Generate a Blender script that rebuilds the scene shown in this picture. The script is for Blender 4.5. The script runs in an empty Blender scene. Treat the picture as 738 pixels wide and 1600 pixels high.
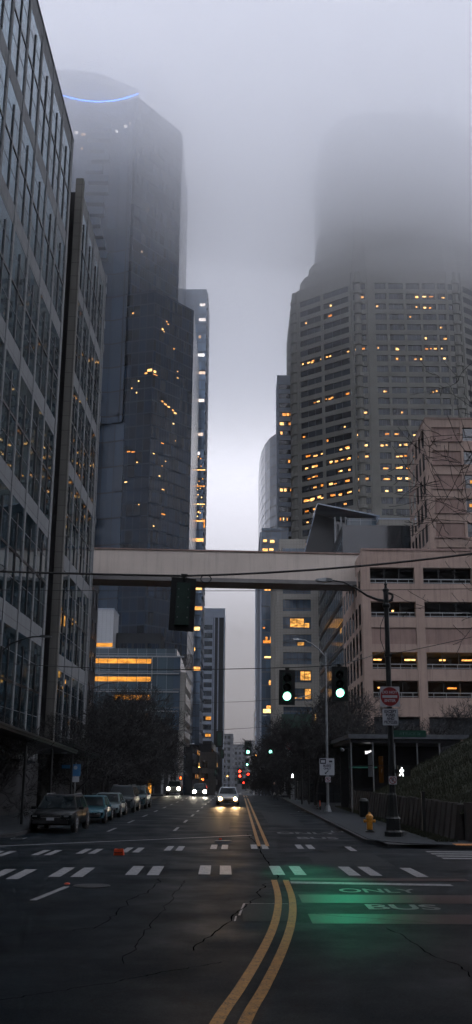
import bpy, math, random
from mathutils import Vector, Matrix
R = math.radians
scene = bpy.context.scene
COL = scene.collection
random.seed(7)

# ------------------------------------------------------------------ helpers
def gz(y):
    """height of the street: level to the crest, then gently downhill"""
    if y < 120: return 0.0
    if y < 150: return -0.0005 * (y - 120) ** 2
    if y < 420: return -0.45 - 0.03 * (y - 150)
    return -8.55

class MB:
    def __init__(s): s.v = []; s.f = []; s.m = []; s.mi = 0
    def slot(s, i): s.mi = i; return s
    def add(s, vs, fs):
        b = len(s.v); s.v += [tuple(p) for p in vs]
        for f in fs: s.f.append(tuple(b + i for i in f)); s.m.append(s.mi)
    def box(s, x0, x1, y0, y1, z0, z1):
        s.add([(x0,y0,z0),(x1,y0,z0),(x1,y1,z0),(x0,y1,z0),(x0,y0,z1),(x1,y0,z1),(x1,y1,z1),(x0,y1,z1)],
              [(0,3,2,1),(4,5,6,7),(0,1,5,4),(1,2,6,5),(2,3,7,6),(3,0,4,7)])
    def quad(s, a, b, c, d): s.add([a,b,c,d], [(0,1,2,3)])
    def pbox(s, P, u0, u1, n0, n1, z0, z1):
        """box in the frame of a wall panel P = (x, y, ux, uy): u along the wall, n outwards (right of u)"""
        x, y, ux, uy = P; nx, ny = uy, -ux
        def q(u, n, z): return (x + ux*u + nx*n, y + uy*u + ny*n, z)
        s.add([q(u0,n0,z0),q(u1,n0,z0),q(u1,n1,z0),q(u0,n1,z0),q(u0,n0,z1),q(u1,n0,z1),q(u1,n1,z1),q(u0,n1,z1)],
              [(0,1,2,3),(4,7,6,5),(0,4,5,1),(1,5,6,2),(2,6,7,3),(3,7,4,0)])
    def tube(s, pts, rad, n=6, cap=True):
        pts = [Vector(p) for p in pts]
        if not isinstance(rad, (list, tuple)): rad = [rad]*len(pts)
        rings = []; prev = None
        for i, p in enumerate(pts):
            d = (pts[min(i+1, len(pts)-1)] - pts[max(i-1, 0)]).normalized()
            if prev is None:
                a = Vector((0,0,1)) if abs(d.z) < .9 else Vector((1,0,0))
                u = d.cross(a).normalized()
            else:
                u = (prev - d*prev.dot(d)).normalized()
            prev = u; w = d.cross(u)
            rings.append([p + (u*math.cos(2*math.pi*k/n) + w*math.sin(2*math.pi*k/n))*rad[i] for k in range(n)])
        vs = [q for r in rings for q in r]; fs = []
        for i in range(len(pts)-1):
            for k in range(n):
                fs.append((i*n+k, i*n+(k+1) % n, (i+1)*n+(k+1) % n, (i+1)*n+k))
        if cap:
            fs.append(tuple(reversed(range(n)))); fs.append(tuple((len(pts)-1)*n+k for k in range(n)))
        s.add(vs, fs)
    def lathe(s, prof, c=(0,0,0), n=16, axis='z'):
        vs = []; fs = []
        for r, h in prof:
            for k in range(n):
                a = 2*math.pi*k/n; x, y = r*math.cos(a), r*math.sin(a)
                p = (x,y,h) if axis == 'z' else ((x,h,y) if axis == 'y' else (h,x,y))
                vs.append((p[0]+c[0], p[1]+c[1], p[2]+c[2]))
        m = len(prof)
        for i in range(m-1):
            for k in range(n):
                f = (i*n+k, i*n+(k+1) % n, (i+1)*n+(k+1) % n, (i+1)*n+k)
                fs.append(f if axis != 'y' else f[::-1])
        e0 = tuple(reversed(range(n))); e1 = tuple((m-1)*n+k for k in range(n))
        fs.append(e0 if axis != 'y' else e0[::-1]); fs.append(e1 if axis != 'y' else e1[::-1])
        s.add(vs, fs)
    def prism(s, poly, z0, z1):
        n = len(poly); z1s = z1 if isinstance(z1, (list, tuple)) else [z1]*n
        s.add([(x,y,z0) for x,y in poly] + [(p[0],p[1],z) for p, z in zip(poly, z1s)],
              [tuple(reversed(range(n))), tuple(range(n, 2*n))] + [(i,(i+1) % n,n+(i+1) % n,n+i) for i in range(n)])
    def xprism(s, poly, x0, x1):
        """polygon of (y, z) extruded along x"""
        n = len(poly)
        s.add([(x0,y,z) for y,z in poly] + [(x1,y,z) for y,z in poly],
              [tuple(range(n)), tuple(reversed(range(n, 2*n)))] + [(i,n+i,n+(i+1) % n,(i+1) % n) for i in range(n)])
    def loft(s, rings, cap=True):
        n = len(rings[0]); fs = []
        for i in range(len(rings)-1):
            for k in range(n):
                fs.append((i*n+k, i*n+(k+1) % n, (i+1)*n+(k+1) % n, (i+1)*n+k))
        if cap:
            fs.append(tuple(reversed(range(n)))); fs.append(tuple((len(rings)-1)*n+k for k in range(n)))
        s.add([p for r in rings for p in r], fs)
    def build(s, name, mat, parent=None, smooth=False, world=True):
        me = bpy.data.meshes.new(name)
        off = parent_loc(parent) if (parent is not None and world) else Vector((0,0,0))
        me.from_pydata([tuple(Vector(p) - off) for p in s.v], [], s.f)
        mats = mat if isinstance(mat, (list, tuple)) else [mat]
        for m in mats: me.materials.append(m)
        for p, i in zip(me.polygons, s.m): p.material_index = min(i, len(mats)-1)
        if smooth:
            for p in me.polygons: p.use_smooth = True
            try: me.set_sharp_from_angle(angle=R(38))
            except Exception: pass
        me.update()
        o = bpy.data.objects.new(name, me); COL.objects.link(o)
        if parent is not None: o.parent = parent
        return o

def parent_loc(p):
    v = Vector((0,0,0))
    while p is not None:
        v += p.location; p = p.parent
    return v

def tag(o, label=None, cat=None, group=None, kind=None):
    if label: o['label'] = label
    if cat: o['category'] = cat
    if group: o['group'] = group
    if kind: o['kind'] = kind
    return o

def thing(name, loc, label, cat, group=None):
    o = bpy.data.objects.new(name, None); COL.objects.link(o)
    o.location = loc; o.empty_display_size = .3
    return tag(o, label, cat, group)

def copy_tree(o, parent=None):
    c = o.copy(); COL.objects.link(c)
    if parent is not None: c.parent = parent
    for ch in [x for x in o.children]: copy_tree(ch, c)
    return c

# ------------------------------------------------------------------ materials
def nodes(name):
    m = bpy.data.materials.new(name); m.use_nodes = True
    nt = m.node_tree; b = nt.nodes['Principled BSDF']
    return m, nt, b
def N(nt, t, **kw):
    n = nt.nodes.new(t)
    for k, v in kw.items():
        if k.startswith('i_'): n.inputs[k[2:].replace('_', ' ')].default_value = v
        else: setattr(n, k, v)
    return n
def coord(nt, scale=(1,1,1)):
    g = N(nt, 'ShaderNodeNewGeometry'); mp = N(nt, 'ShaderNodeMapping')
    nt.links.new(g.outputs['Position'], mp.inputs['Vector'])
    mp.inputs['Scale'].default_value = scale
    return mp.outputs['Vector']
def ocoord(nt, scale=(1,1,1)):
    g = N(nt, 'ShaderNodeTexCoord'); mp = N(nt, 'ShaderNodeMapping')
    nt.links.new(g.outputs['Object'], mp.inputs['Vector'])
    mp.inputs['Scale'].default_value = scale
    return mp.outputs['Vector']
def mixc(nt, fac, a, b, mode='MIX'):
    n = N(nt, 'ShaderNodeMix', data_type='RGBA', blend_type=mode)
    for s, v in ((n.inputs[0], fac), (n.inputs[6], a), (n.inputs[7], b)):
        if hasattr(v, 'is_linked') or isinstance(v, bpy.types.NodeSocket): nt.links.new(v, s)
        elif isinstance(v, (tuple, list)): s.default_value = tuple(v) + ((1,) if len(v) == 3 else ())
        else: s.default_value = v
    return n.outputs[2]
def math_(nt, op, a, b=None, clamp=False):
    n = N(nt, 'ShaderNodeMath', operation=op, use_clamp=clamp)
    for s, v in ((n.inputs[0], a), (n.inputs[1], b)):
        if v is None: continue
        if isinstance(v, bpy.types.NodeSocket): nt.links.new(v, s)
        else: s.default_value = v
    return n.outputs[0]
def ramp(nt, v, a, b):
    n = N(nt, 'ShaderNodeMapRange'); nt.links.new(v, n.inputs['Value'])
    n.inputs['From Min'].default_value = a; n.inputs['From Max'].default_value = b
    return n.outputs['Result']
def noise(nt, vec, scale, detail=4, rough=.6):
    n = N(nt, 'ShaderNodeTexNoise'); nt.links.new(vec, n.inputs['Vector'])
    n.inputs['Scale'].default_value = scale; n.inputs['Detail'].default_value = detail; n.inputs['Roughness'].default_value = rough
    return n.outputs['Fac']
def bump(nt, b, h, strength=.3, dist=.02):
    n = N(nt, 'ShaderNodeBump'); nt.links.new(h, n.inputs['Height'])
    n.inputs['Strength'].default_value = strength; n.inputs['Distance'].default_value = dist
    nt.links.new(n.outputs['Normal'], b.inputs['Normal'])

def simple(name, col, rough=.6, metal=0., var=.25, scale=3., spec=.5, bumpy=0.):
    m, nt, b = nodes(name)
    v = ocoord(nt); f = ramp(nt, noise(nt, v, scale), .3, .7)
    c = mixc(nt, f, tuple(x*(1-var) for x in col), tuple(min(1, x*(1+var)) for x in col))
    nt.links.new(c, b.inputs['Base Color'])
    b.inputs['Roughness'].default_value = rough; b.inputs['Metallic'].default_value = metal
    b.inputs['Specular IOR Level'].default_value = spec
    if bumpy: bump(nt, b, noise(nt, v, scale*6), bumpy)
    return m

def concrete(name, col, streak=.45, var=.18, tile=None):
    """cast concrete or stone with dirt that ran down it; tile = (w, h) adds joints"""
    m, nt, b = nodes(name)
    v = coord(nt)
    f1 = ramp(nt, noise(nt, v, .35, 5), .3, .7)
    vs = coord(nt, (1.3, 1.3, .07)); f2 = ramp(nt, noise(nt, vs, 1.6, 5, .7), .48, .75)
    c = mixc(nt, f1, tuple(x*(1-var) for x in col), tuple(x*(1+var) for x in col))
    c = mixc(nt, math_(nt, 'MULTIPLY', f2, streak), c, tuple(x*.35 for x in col))
    if tile:
        c = mixc(nt, grid(nt, tile[0], tile[1], .02, .02), c, tuple(x*.45 for x in col))
    nt.links.new(c, b.inputs['Base Color']); b.inputs['Roughness'].default_value = .85
    bump(nt, b, noise(nt, v, 14), .25, .01)
    return m

def grid(nt, w, h, tw, th, off=0.):
    """1 on the lines of a vertical wall grid: w, h cell size, tw, th line half-share"""
    g = N(nt, 'ShaderNodeNewGeometry'); sp = N(nt, 'ShaderNodeSeparateXYZ')
    nt.links.new(g.outputs['Position'], sp.inputs[0])
    u = math_(nt, 'ADD', sp.outputs[0], sp.outputs[1])
    fu = math_(nt, 'FRACT', math_(nt, 'DIVIDE', math_(nt, 'ADD', u, 500.), w))
    fz = math_(nt, 'FRACT', math_(nt, 'DIVIDE', math_(nt, 'ADD', sp.outputs[2], 50. + off), h))
    a = math_(nt, 'LESS_THAN', fu, tw*2); c = math_(nt, 'LESS_THAN', fz, th*2)
    return math_(nt, 'MAXIMUM', a, c)

def cellrand(nt, w, h):
    g = N(nt, 'ShaderNodeNewGeometry'); sp = N(nt, 'ShaderNodeSeparateXYZ')
    nt.links.new(g.outputs['Position'], sp.inputs[0])
    u = math_(nt, 'ADD', sp.outputs[0], sp.outputs[1])
    a = math_(nt, 'FLOOR', math_(nt, 'DIVIDE', math_(nt, 'ADD', u, 500.), w))
    c = math_(nt, 'FLOOR', math_(nt, 'DIVIDE', math_(nt, 'ADD', sp.outputs[2], 50.), h))
    cb = N(nt, 'ShaderNodeCombineXYZ'); nt.links.new(a, cb.inputs[0]); nt.links.new(c, cb.inputs[1])
    wn = N(nt, 'ShaderNodeTexWhiteNoise', noise_dimensions='3D'); nt.links.new(cb.outputs[0], wn.inputs['Vector'])
    return wn

def glass(name, col, rough=.06, spec=.9, cell=(1.5,3.7), line=None, var=.35, wav=.25, tilt=.0, metal=0.):
    m, nt, b = nodes(name)
    wn = cellrand(nt, *cell)
    c = mixc(nt, wn.outputs['Value'], tuple(x*(1-var) for x in col), tuple(x*(1+var) for x in col))
    b.inputs['Specular IOR Level'].default_value = spec
    b.inputs['IOR'].default_value = 1.6
    b.inputs['Metallic'].default_value = metal
    r = rough
    if line:
        g = grid(nt, cell[0], cell[1], line[0], line[1])
        c = mixc(nt, g, c, line[2])
        rr = math_(nt, 'MULTIPLY_ADD', g, .5); nt.nodes[-1].inputs[2].default_value = rough
        nt.links.new(rr, b.inputs['Roughness'])
    else: b.inputs['Roughness'].default_value = rough
    nt.links.new(c, b.inputs['Base Color'])
    if tilt:
        # each pane sits at its own tiny angle
        g2 = N(nt, 'ShaderNodeNewGeometry'); s1 = N(nt, 'ShaderNodeVectorMath', operation='SUBTRACT')
        nt.links.new(wn.outputs['Color'], s1.inputs[0]); s1.inputs[1].default_value = (.5,.5,.5)
        s2 = N(nt, 'ShaderNodeVectorMath', operation='SCALE'); nt.links.new(s1.outputs[0], s2.inputs[0]); s2.inputs['Scale'].default_value = tilt
        s3 = N(nt, 'ShaderNodeVectorMath', operation='ADD'); nt.links.new(g2.outputs['Normal'], s3.inputs[0]); nt.links.new(s2.outputs[0], s3.inputs[1])
        s4 = N(nt, 'ShaderNodeVectorMath', operation='NORMALIZE'); nt.links.new(s3.outputs[0], s4.inputs[0])
        bp = N(nt, 'ShaderNodeBump'); nt.links.new(noise(nt, coord(nt), .6, 2), bp.inputs['Height'])
        bp.inputs['Strength'].default_value = wav; bp.inputs['Distance'].default_value = .02
        nt.links.new(s4.outputs[0], bp.inputs['Normal']); nt.links.new(bp.outputs['Normal'], b.inputs['Normal'])
    return m

def lamp_mat(name, col, strength, patchy=0., scale=1.2):
    m = bpy.data.materials.new(name); m.use_nodes = True; nt = m.node_tree
    nt.nodes.clear(); o = N(nt, 'ShaderNodeOutputMaterial'); e = N(nt, 'ShaderNodeEmission')
    e.inputs['Color'].default_value = (*col, 1); e.inputs['Strength'].default_value = strength
    if name in ('bright_amber_light','warm_ceiling_light'):
        oi = N(nt, 'ShaderNodeObjectInfo'); cr = mixc(nt, oi.outputs['Random'], tuple(c_*q for c_, q in zip(col,(1.,.72,.5))), tuple(min(1.,c_*q) for c_, q in zip(col,(1.,1.35,2.6))))
        f = ramp(nt, noise(nt, coord(nt, (1,1,2)), 1.9, 3, .6), .38, .66)
        s = math_(nt, 'MULTIPLY', math_(nt, 'MULTIPLY_ADD', oi.outputs['Random'], strength*.8), math_(nt, 'MULTIPLY_ADD', f, .85))
        for q in nt.nodes:
            if q.type == 'MATH' and q.operation == 'MULTIPLY_ADD': q.inputs[2].default_value = (strength*.45 if q.inputs[1].default_value > strength*.79 and q.inputs[1].default_value < strength*.81 else .3)
        nt.links.new(cr, e.inputs['Color']); nt.links.new(s, e.inputs['Strength'])
    if patchy:
        f = ramp(nt, noise(nt, coord(nt, (1,1,2.2)), scale, 3, .6), .42, .62)
        s = math_(nt, 'MULTIPLY_ADD', f, strength*patchy); nt.nodes[-1].inputs[2].default_value = strength*(1-patchy)
        nt.links.new(s, e.inputs['Strength'])
    nt.links.new(e.outputs[0], o.inputs['Surface'])
    return m

M = {}
def mk_asphalt():
    m, nt, b = nodes('asphalt'); v = coord(nt)
    grain = noise(nt, v, 55, 3); big = ramp(nt, noise(nt, v, .22, 5), .3, .7); mid = ramp(nt, noise(nt, v, 1.7, 5, .65), .35, .7)
    tracks = ramp(nt, noise(nt, coord(nt, (1, .04, 1)), 1.1, 3), .35, .65)
    c = mixc(nt, big, (.0005,.003,.006), (.002,.0075,.0125))
    c = mixc(nt, math_(nt, 'MULTIPLY', mid, .35), c, (.006,.012,.017))
    c = mixc(nt, math_(nt, 'MULTIPLY', tracks, .3), c, (.003,.005,.006))
    c = mixc(nt, math_(nt, 'MULTIPLY', ramp(nt, grain, .45, .75), .5), c, (.045,.052,.056))
    # cracks and tar seams
    w = N(nt, 'ShaderNodeVectorMath', operation='ADD'); nn = N(nt, 'ShaderNodeTexNoise'); nt.links.new(v, nn.inputs['Vector'])
    nn.inputs['Scale'].default_value = 1.3; nn.inputs['Detail'].default_value = 5
    sc = N(nt, 'ShaderNodeVectorMath', operation='SCALE'); nt.links.new(nn.outputs['Color'], sc.inputs[0]); sc.inputs['Scale'].default_value = 1.4
    nt.links.new(v, w.inputs[0]); nt.links.new(sc.outputs[0], w.inputs[1])
    vo = N(nt, 'ShaderNodeTexVoronoi', feature='DISTANCE_TO_EDGE'); nt.links.new(w.outputs[0], vo.inputs['Vector']); vo.inputs['Scale'].default_value = .33
    crack = math_(nt, 'LESS_THAN', vo.outputs['Distance'], .006)
    gate = math_(nt, 'GREATER_THAN', noise(nt, v, .3, 2), .50)
    crack = math_(nt, 'MULTIPLY', crack, gate)
    c = mixc(nt, crack, c, (.006,.006,.007))
    nt.links.new(c, b.inputs['Base Color'])
    r = math_(nt, 'MULTIPLY_ADD', ramp(nt, noise(nt, v, .5, 5), .3, .7), .25); nt.nodes[-1].inputs[2].default_value = .48
    nt.links.new(r, b.inputs['Roughness']); b.inputs['Specular IOR Level'].default_value = .05
    h = math_(nt, 'SUBTRACT', grain, math_(nt, 'MULTIPLY', crack, .8))
    bump(nt, b, h, .35, .006)
    return m
M['asphalt'] = mk_asphalt()
def mk_paint(name, col, wear=.45, rough=.45):
    m, nt, b = nodes(name); v = coord(nt)
    f = ramp(nt, noise(nt, v, 6, 6, .75), .5 - wear*.25, .62)
    f2 = ramp(nt, noise(nt, v, 40, 2), .35, .6)
    c = mixc(nt, math_(nt, 'MULTIPLY', math_(nt, 'MULTIPLY', f, f2), 1.), col, (.010,.0135,.0155))
    nt.links.new(c, b.inputs['Base Color']); b.inputs['Roughness'].default_value = rough; b.inputs['Specular IOR Level'].default_value = .08
    bump(nt, b, noise(nt, v, 55, 3), .3, .006)
    return m
M['white_paint'] = mk_paint('worn_white_paint', (.34,.34,.34), .8)
M['faint_paint'] = mk_paint('nearly_worn_off_paint', (.16,.165,.165), 1.7)
M['faint2'] = mk_paint('worn_lettering_paint', (.22,.225,.225), 1.3)
M['beam_edge_mark'] = mk_paint('painted_green_beam_edge', (.003,.022,.018), 1.6)  # colour for a painted edge of the green signal light, left unused
M['yellow_paint'] = mk_paint('worn_yellow_paint', (.40,.185,.03), .7)
M['red_paint'] = mk_paint('worn_red_lane_paint', (.055,.024,.023), 1.9)
M['pavement'] = concrete('pavement_concrete', (.026,.031,.034), .2, .22)
def mk_pave():
    m, nt, b = nodes('jointed_pavement'); v = coord(nt); g = N(nt, 'ShaderNodeNewGeometry'); sp = N(nt, 'ShaderNodeSeparateXYZ'); nt.links.new(g.outputs['Position'], sp.inputs[0])
    def ln(o_, w_): return math_(nt, 'LESS_THAN', math_(nt, 'FRACT', math_(nt, 'DIVIDE', math_(nt, 'ADD', o_, 300.2), w_)), .022)
    j = math_(nt, 'MAXIMUM', ln(sp.outputs[0], 1.6), ln(sp.outputs[1], 1.6))
    c = mixc(nt, ramp(nt, noise(nt, v, .5, 5), .3, .7), (.020,.025,.029), (.034,.040,.044))
    c = mixc(nt, math_(nt, 'MULTIPLY', ramp(nt, noise(nt, v, 3.5, 6, .7), .5, .7), .6), c, (.012,.014,.016))
    c = mixc(nt, math_(nt, 'MULTIPLY', ramp(nt, noise(nt, v, 40, 2), .55, .75), .5), c, (.07,.075,.08))
    c = mixc(nt, j, c, (.006,.007,.008)); nt.links.new(c, b.inputs['Base Color']); b.inputs['Roughness'].default_value = .8; b.inputs['Specular IOR Level'].default_value = .15
    bump(nt, b, noise(nt, v, 30, 3), .3, .01); return m
M['pavement'] = mk_pave()
M['kerb'] = concrete('kerb_granite', (.025,.026,.028), .3, .2)
M['stone'] = concrete('grey_stone_panels', (.135,.142,.145), .12, .08, tile=(1.33, 1.25))
M['brown_stone'] = concrete('brown_stone', (.095,.092,.082), .3, .12, tile=(.9,1.2))
M['pink'] = concrete('pink_concrete', (.28,.205,.165), .55, .14)
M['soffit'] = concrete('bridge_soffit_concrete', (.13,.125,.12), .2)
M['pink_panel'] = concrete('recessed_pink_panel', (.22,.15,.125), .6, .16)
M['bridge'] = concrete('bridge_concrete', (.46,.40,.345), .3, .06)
M['tower_concrete'] = concrete('tower_concrete', (.215,.21,.18), .1, .08)
M['beige'] = concrete('beige_tile', (.30,.285,.25), .12, .07, tile=(.7,.68))
M['beige_dark'] = concrete('weathered_beige', (.24,.22,.185), .2, .1, tile=(1.2,1.0))
M['grey_bld'] = concrete('pale_grey_cladding', (.34,.38,.44), .08, .08)
M['dark_bld'] = concrete('dark_base_cladding', (.012,.016,.02), .2, .2)
M['far_bld'] = concrete('far_grey_cladding', (.12,.13,.145), .1, .1)
M['white_louvre'] = concrete('white_louvre', (.42,.43,.44), .05, .05, tile=(1.0,.45))
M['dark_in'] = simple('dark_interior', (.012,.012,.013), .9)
M['int_wall'] = simple('garage_interior', (.09,.08,.07), .9)
M['glass_l1'] = glass('blue_grey_glazing', (.055,.13,.175), .03, 1.0, (1.0,1.9), tilt=.014, wav=.12, metal=.9)
M['glass_dark'] = glass('dark_window_glass', (.014,.020,.026), .1, .8, (1.4,2.))
M['glass_r2'] = glass('tower_window_glass', (.018,.024,.032), .12, .7, (1.9,3.75), var=.6)
M['glass_black'] = glass('dark_curtain_wall', (.002,.013,.030), .18, .22, (1.5,3.8), line=(.045,.055,(.014,.026,.042)), var=.5, tilt=.01, wav=.0)
M['glass_slate'] = glass('slate_curtain_wall', (.010,.034,.066), .28, .3, (2.4,7.6), line=(.02,.03,(.02,.026,.036)), var=.3, tilt=.03, wav=0)
M['glass_blue'] = glass('blue_curtain_wall', (.05,.085,.125), .1, .8, (1.6,3.9), line=(.03,.05,(.02,.03,.04)), var=.3, tilt=.012, wav=0)
M['glass_pale'] = glass('pale_curtain_wall', (.18,.23,.30), .14, .8, (1.6,3.9), line=(.03,.06,(.07,.09,.11)), var=.15, tilt=.01, wav=0)
M['glass_sky'] = glass('sky_blue_curtain_wall', (.24,.34,.46), .16, .8, (1.6,3.75), line=(.03,.05,(.05,.07,.09)), var=.3, tilt=.02, wav=0, metal=.55)
M['glass_low'] = glass('low_block_glazing', (.045,.075,.095), .12, .8, (2.1,3.9), line=(.02,.012,(.13,.16,.19)), var=.25, tilt=.012, wav=0)
M['mullion'] = simple('black_mullion', (.012,.013,.015), .4, .3)
M['grey_mull'] = simple('grey_mullion', (.10,.11,.12), .5, .3)
M['black'] = simple('black_paint', (.010,.012,.012), .35, 0, .3, 8)
M['blackpole'] = simple('black_cast_iron', (.012,.014,.014), .4, .3, .3, 12, bumpy=.2)
M['galv'] = simple('galvanised_steel', (.22,.23,.235), .45, .6, .2, 6)
M['dkgreen'] = simple('dark_green_paint', (.008,.035,.024), .5)
M['signwhite'] = simple('sign_white', (.38,.40,.43), .4, 0, .08, 4)
M['signred'] = simple('sign_red', (.20,.012,.014), .4, 0, .1, 4)
M['signgreen'] = simple('sign_green', (.006,.07,.045), .45, 0, .1, 4)
M['signblue'] = simple('sign_blue', (.03,.14,.30), .4, 0, .1, 4)
M['ink'] = simple('sign_black_ink', (.015,.017,.03), .5)
M['greentext'] = simple('sign_pale_lettering', (.05,.14,.12), .5)
M['hydrant'] = simple('hydrant_yellow', (.55,.24,.02), .4, 0, .2, 9, bumpy=.15)
M['tactile'] = simple('tactile_orange', (.55,.22,.05), .7, 0, .3, 12)
M['timber'] = simple('dark_weathered_panel', (.022,.018,.016), .8, 0, .45, 2.5, bumpy=.4)
M['bark'] = simple('bare_bark', (.012,.012,.012), .9, 0, .3, 5)
M['rubber'] = simple('tyre_rubber', (.012,.012,.012), .8)
M['rim'] = simple('wheel_rim', (.25,.26,.27), .35, .8)
M['carglass'] = simple('car_glass', (.004,.008,.010), .12, 0, .1, 2, spec=.14)
M['plastic'] = simple('black_plastic', (.010,.010,.011), .5)
M['orange'] = simple('orange_plastic', (.60,.06,.012), .45)
M['wire'] = simple('black_cable', (.006,.006,.006), .6)
M['skin'] = simple('skin', (.35,.2,.15), .6)
M['cloth_dark'] = simple('dark_cloth', (.015,.016,.02), .9)
M['hair'] = simple('dark_hair', (.012,.009,.007), .6)
def car_paint(name, col):
    m, nt, b = nodes(name)
    v = ocoord(nt); f = ramp(nt, noise(nt, v, 5, 5), .3, .7)
    nt.links.new(mixc(nt, f, tuple(x*.9 for x in col), tuple(x*1.1 for x in col)), b.inputs['Base Color'])
    b.inputs['Roughness'].default_value = .28; b.inputs['Metallic'].default_value = .1
    b.inputs['Coat Weight'].default_value = .05; b.inputs['Specular IOR Level'].default_value = .12; b.inputs['Metallic'].default_value = 0; b.inputs['Coat Roughness'].default_value = .06
    return m
M['car_black'] = car_paint('black_car_paint', (.008,.010,.011))
M['car_teal'] = car_paint('dark_teal_car_paint', (.018,.075,.095))
M['car_silver'] = car_paint('silver_car_paint', (.09,.12,.125))
M['car_dark'] = car_paint('dark_grey_car_paint', (.022,.03,.034))
M['car_slate'] = car_paint('slate_car_paint', (.03,.055,.06))
M['car_white'] = car_paint('pale_grey_car_paint', (.30,.33,.35))
M['car_olive'] = car_paint('dark_olive_car_paint', (.05,.055,.05))
M['amber'] = lamp_mat('amber_room_light', (1.,.46,.10), .6, .75, .9)
M['amber_strip'] = lamp_mat('amber_ceiling_light', (1.,.40,.06), .5, .45, .7)
M['amber_bright'] = lamp_mat('bright_amber_light', (1.,.44,.08), 1.3)
M['warm'] = lamp_mat('warm_ceiling_light', (1.,.72,.40), .8)
M['green_on'] = lamp_mat('lit_green_lens', (.22,1.,.66), 4)
M['red_on'] = lamp_mat('lit_red_lens', (1.,.03,.015), 9)
M['hand_on'] = lamp_mat('lit_orange_hand', (1.,.12,.02), 2)
M['white_on'] = lamp_mat('lit_white_symbol', (.95,1.,1.), 2.5)
M['head_warm'] = lamp_mat('warm_headlamp', (1.,.60,.24), 20)
M['head_white'] = lamp_mat('white_headlamp', (1.,.93,.78), 30)
M['blue_on'] = lamp_mat('blue_light_line', (.0,.16,.95), 8)
M['teal_on'] = lamp_mat('teal_glow', (.2,.75,.62), .02)
M['glow_rear'] = lamp_mat('tail_light', (1.,.04,.02), 2)
M['glass_globe'] = simple('white_globe', (.62,.64,.66), .3, 0, .04)
M['lens_off'] = simple('unlit_lens', (.012,.016,.016), .25)

# ------------------------------------------------------------------ camera
def cross(a, b): return Vector(a).cross(Vector(b))
YAW, PITCH, ROLL = R(-.22808), R(15.06987), R(.46)
F_PX = 1530.
f = Vector((math.sin(YAW)*math.cos(PITCH), math.cos(YAW)*math.cos(PITCH), math.sin(PITCH)))
r = Vector((math.cos(YAW), -math.sin(YAW), 0)); u = r.cross(f)
r2 = r*math.cos(ROLL) + u*math.sin(ROLL); u2 = -r*math.sin(ROLL) + u*math.cos(ROLL)
cam = bpy.data.cameras.new('camera'); co = bpy.data.objects.new('camera', cam); COL.objects.link(co)
mw = Matrix((( r2.x, u2.x, -f.x, 0), (r2.y, u2.y, -f.y, 0), (r2.z, u2.z, -f.z, 2.4), (0,0,0,1)))
co.matrix_world = mw
cam.sensor_fit = 'VERTICAL'; cam.sensor_height = 36.; cam.sensor_width = 36.
cam.lens = 36. * F_PX / 1600.
cam.clip_start = .1; cam.clip_end = 6000
scene.camera = co
CAMP = Vector((0,0,2.4))
def projsize(c, w, h):
    d = (Vector(c) - CAMP); return w*h/max(1., d.length_squared)

# ------------------------------------------------------------------ facades
def emit(parent, name, items, mat, limit=96):
    """items: list of (centre, area, fn(mb)); the biggest become parts of their own, the rest one part"""
    items = sorted(items, key=lambda t: -t[1]/max(1, (Vector(t[0])-CAMP).length_squared))
    for c, a, fn in items[:limit]:
        mb = MB(); fn(mb); mb.build(name, mat, parent)
    if items[limit:]:
        mb = MB()
        for c, a, fn in items[limit:]: fn(mb)
        o = mb.build(name, mat, parent); o['kind'] = 'stuff'

def panel(x0, y0, x1, y1):
    L = math.hypot(x1-x0, y1-y0); return (x0, y0, (x1-x0)/L, (y1-y0)/L), L
def pt(P, u, n, z):
    x, y, ux, uy = P; return (x+ux*u+uy*n, y+uy*u-ux*n, z)

def wall_grid(mb, P, L, z0, z1, cols, rows, proud=.35):
    """frame of piers and spandrels round window openings, in front of the core"""
    cols = sorted(cols); rows = sorted(rows)
    e = [0.]
    for a, b in cols: e += [a, b]
    e.append(L)
    for i in range(0, len(e), 2):
        if e[i+1] - e[i] > .01: mb.pbox(P, e[i], e[i+1], 0, proud, z0, z1)
    zz = [z0]
    for a, b in rows: zz += [a, b]
    zz.append(z1)
    for a, b in cols:
        for i in range(0, len(zz), 2):
            if zz[i+1] - zz[i] > .01: mb.pbox(P, a, b, 0, proud - .06, zz[i], zz[i+1])

def window_items(P, cols, rows, mull=2, n=.03, inset=.0):
    out = []
    for a, b in cols:
        for c, d in rows:
            def fn(mb, a=a, b=b, c=c, d=d):
                mb.slot(0); mb.pbox(P, a, b, 0.005, n, c, d)
                mb.slot(1)
                for k in range(1, mull):
                    x = a + (b-a)*k/mull; mb.pbox(P, x-.05, x+.05, n, n+.07, c, d)
            out.append((pt(P, (a+b)/2, 0, (c+d)/2), (b-a)*(d-c), fn))
    return out

def lit(parent, P, spots, mat, name='lit_window', n=.05):
    """spots: (u0, u1, z0, z1)"""
    its = []
    for s in spots:
        a, b, c, d = s
        def fn(mb, a=a, b=b, c=c, d=d): mb.pbox(P, a, b, .01, n, c, d)
        its.append((pt(P, (a+b)/2, 0, (c+d)/2), (b-a)*(d-c), fn))
    emit(parent, name, its, mat)

exec_parts = []
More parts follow.
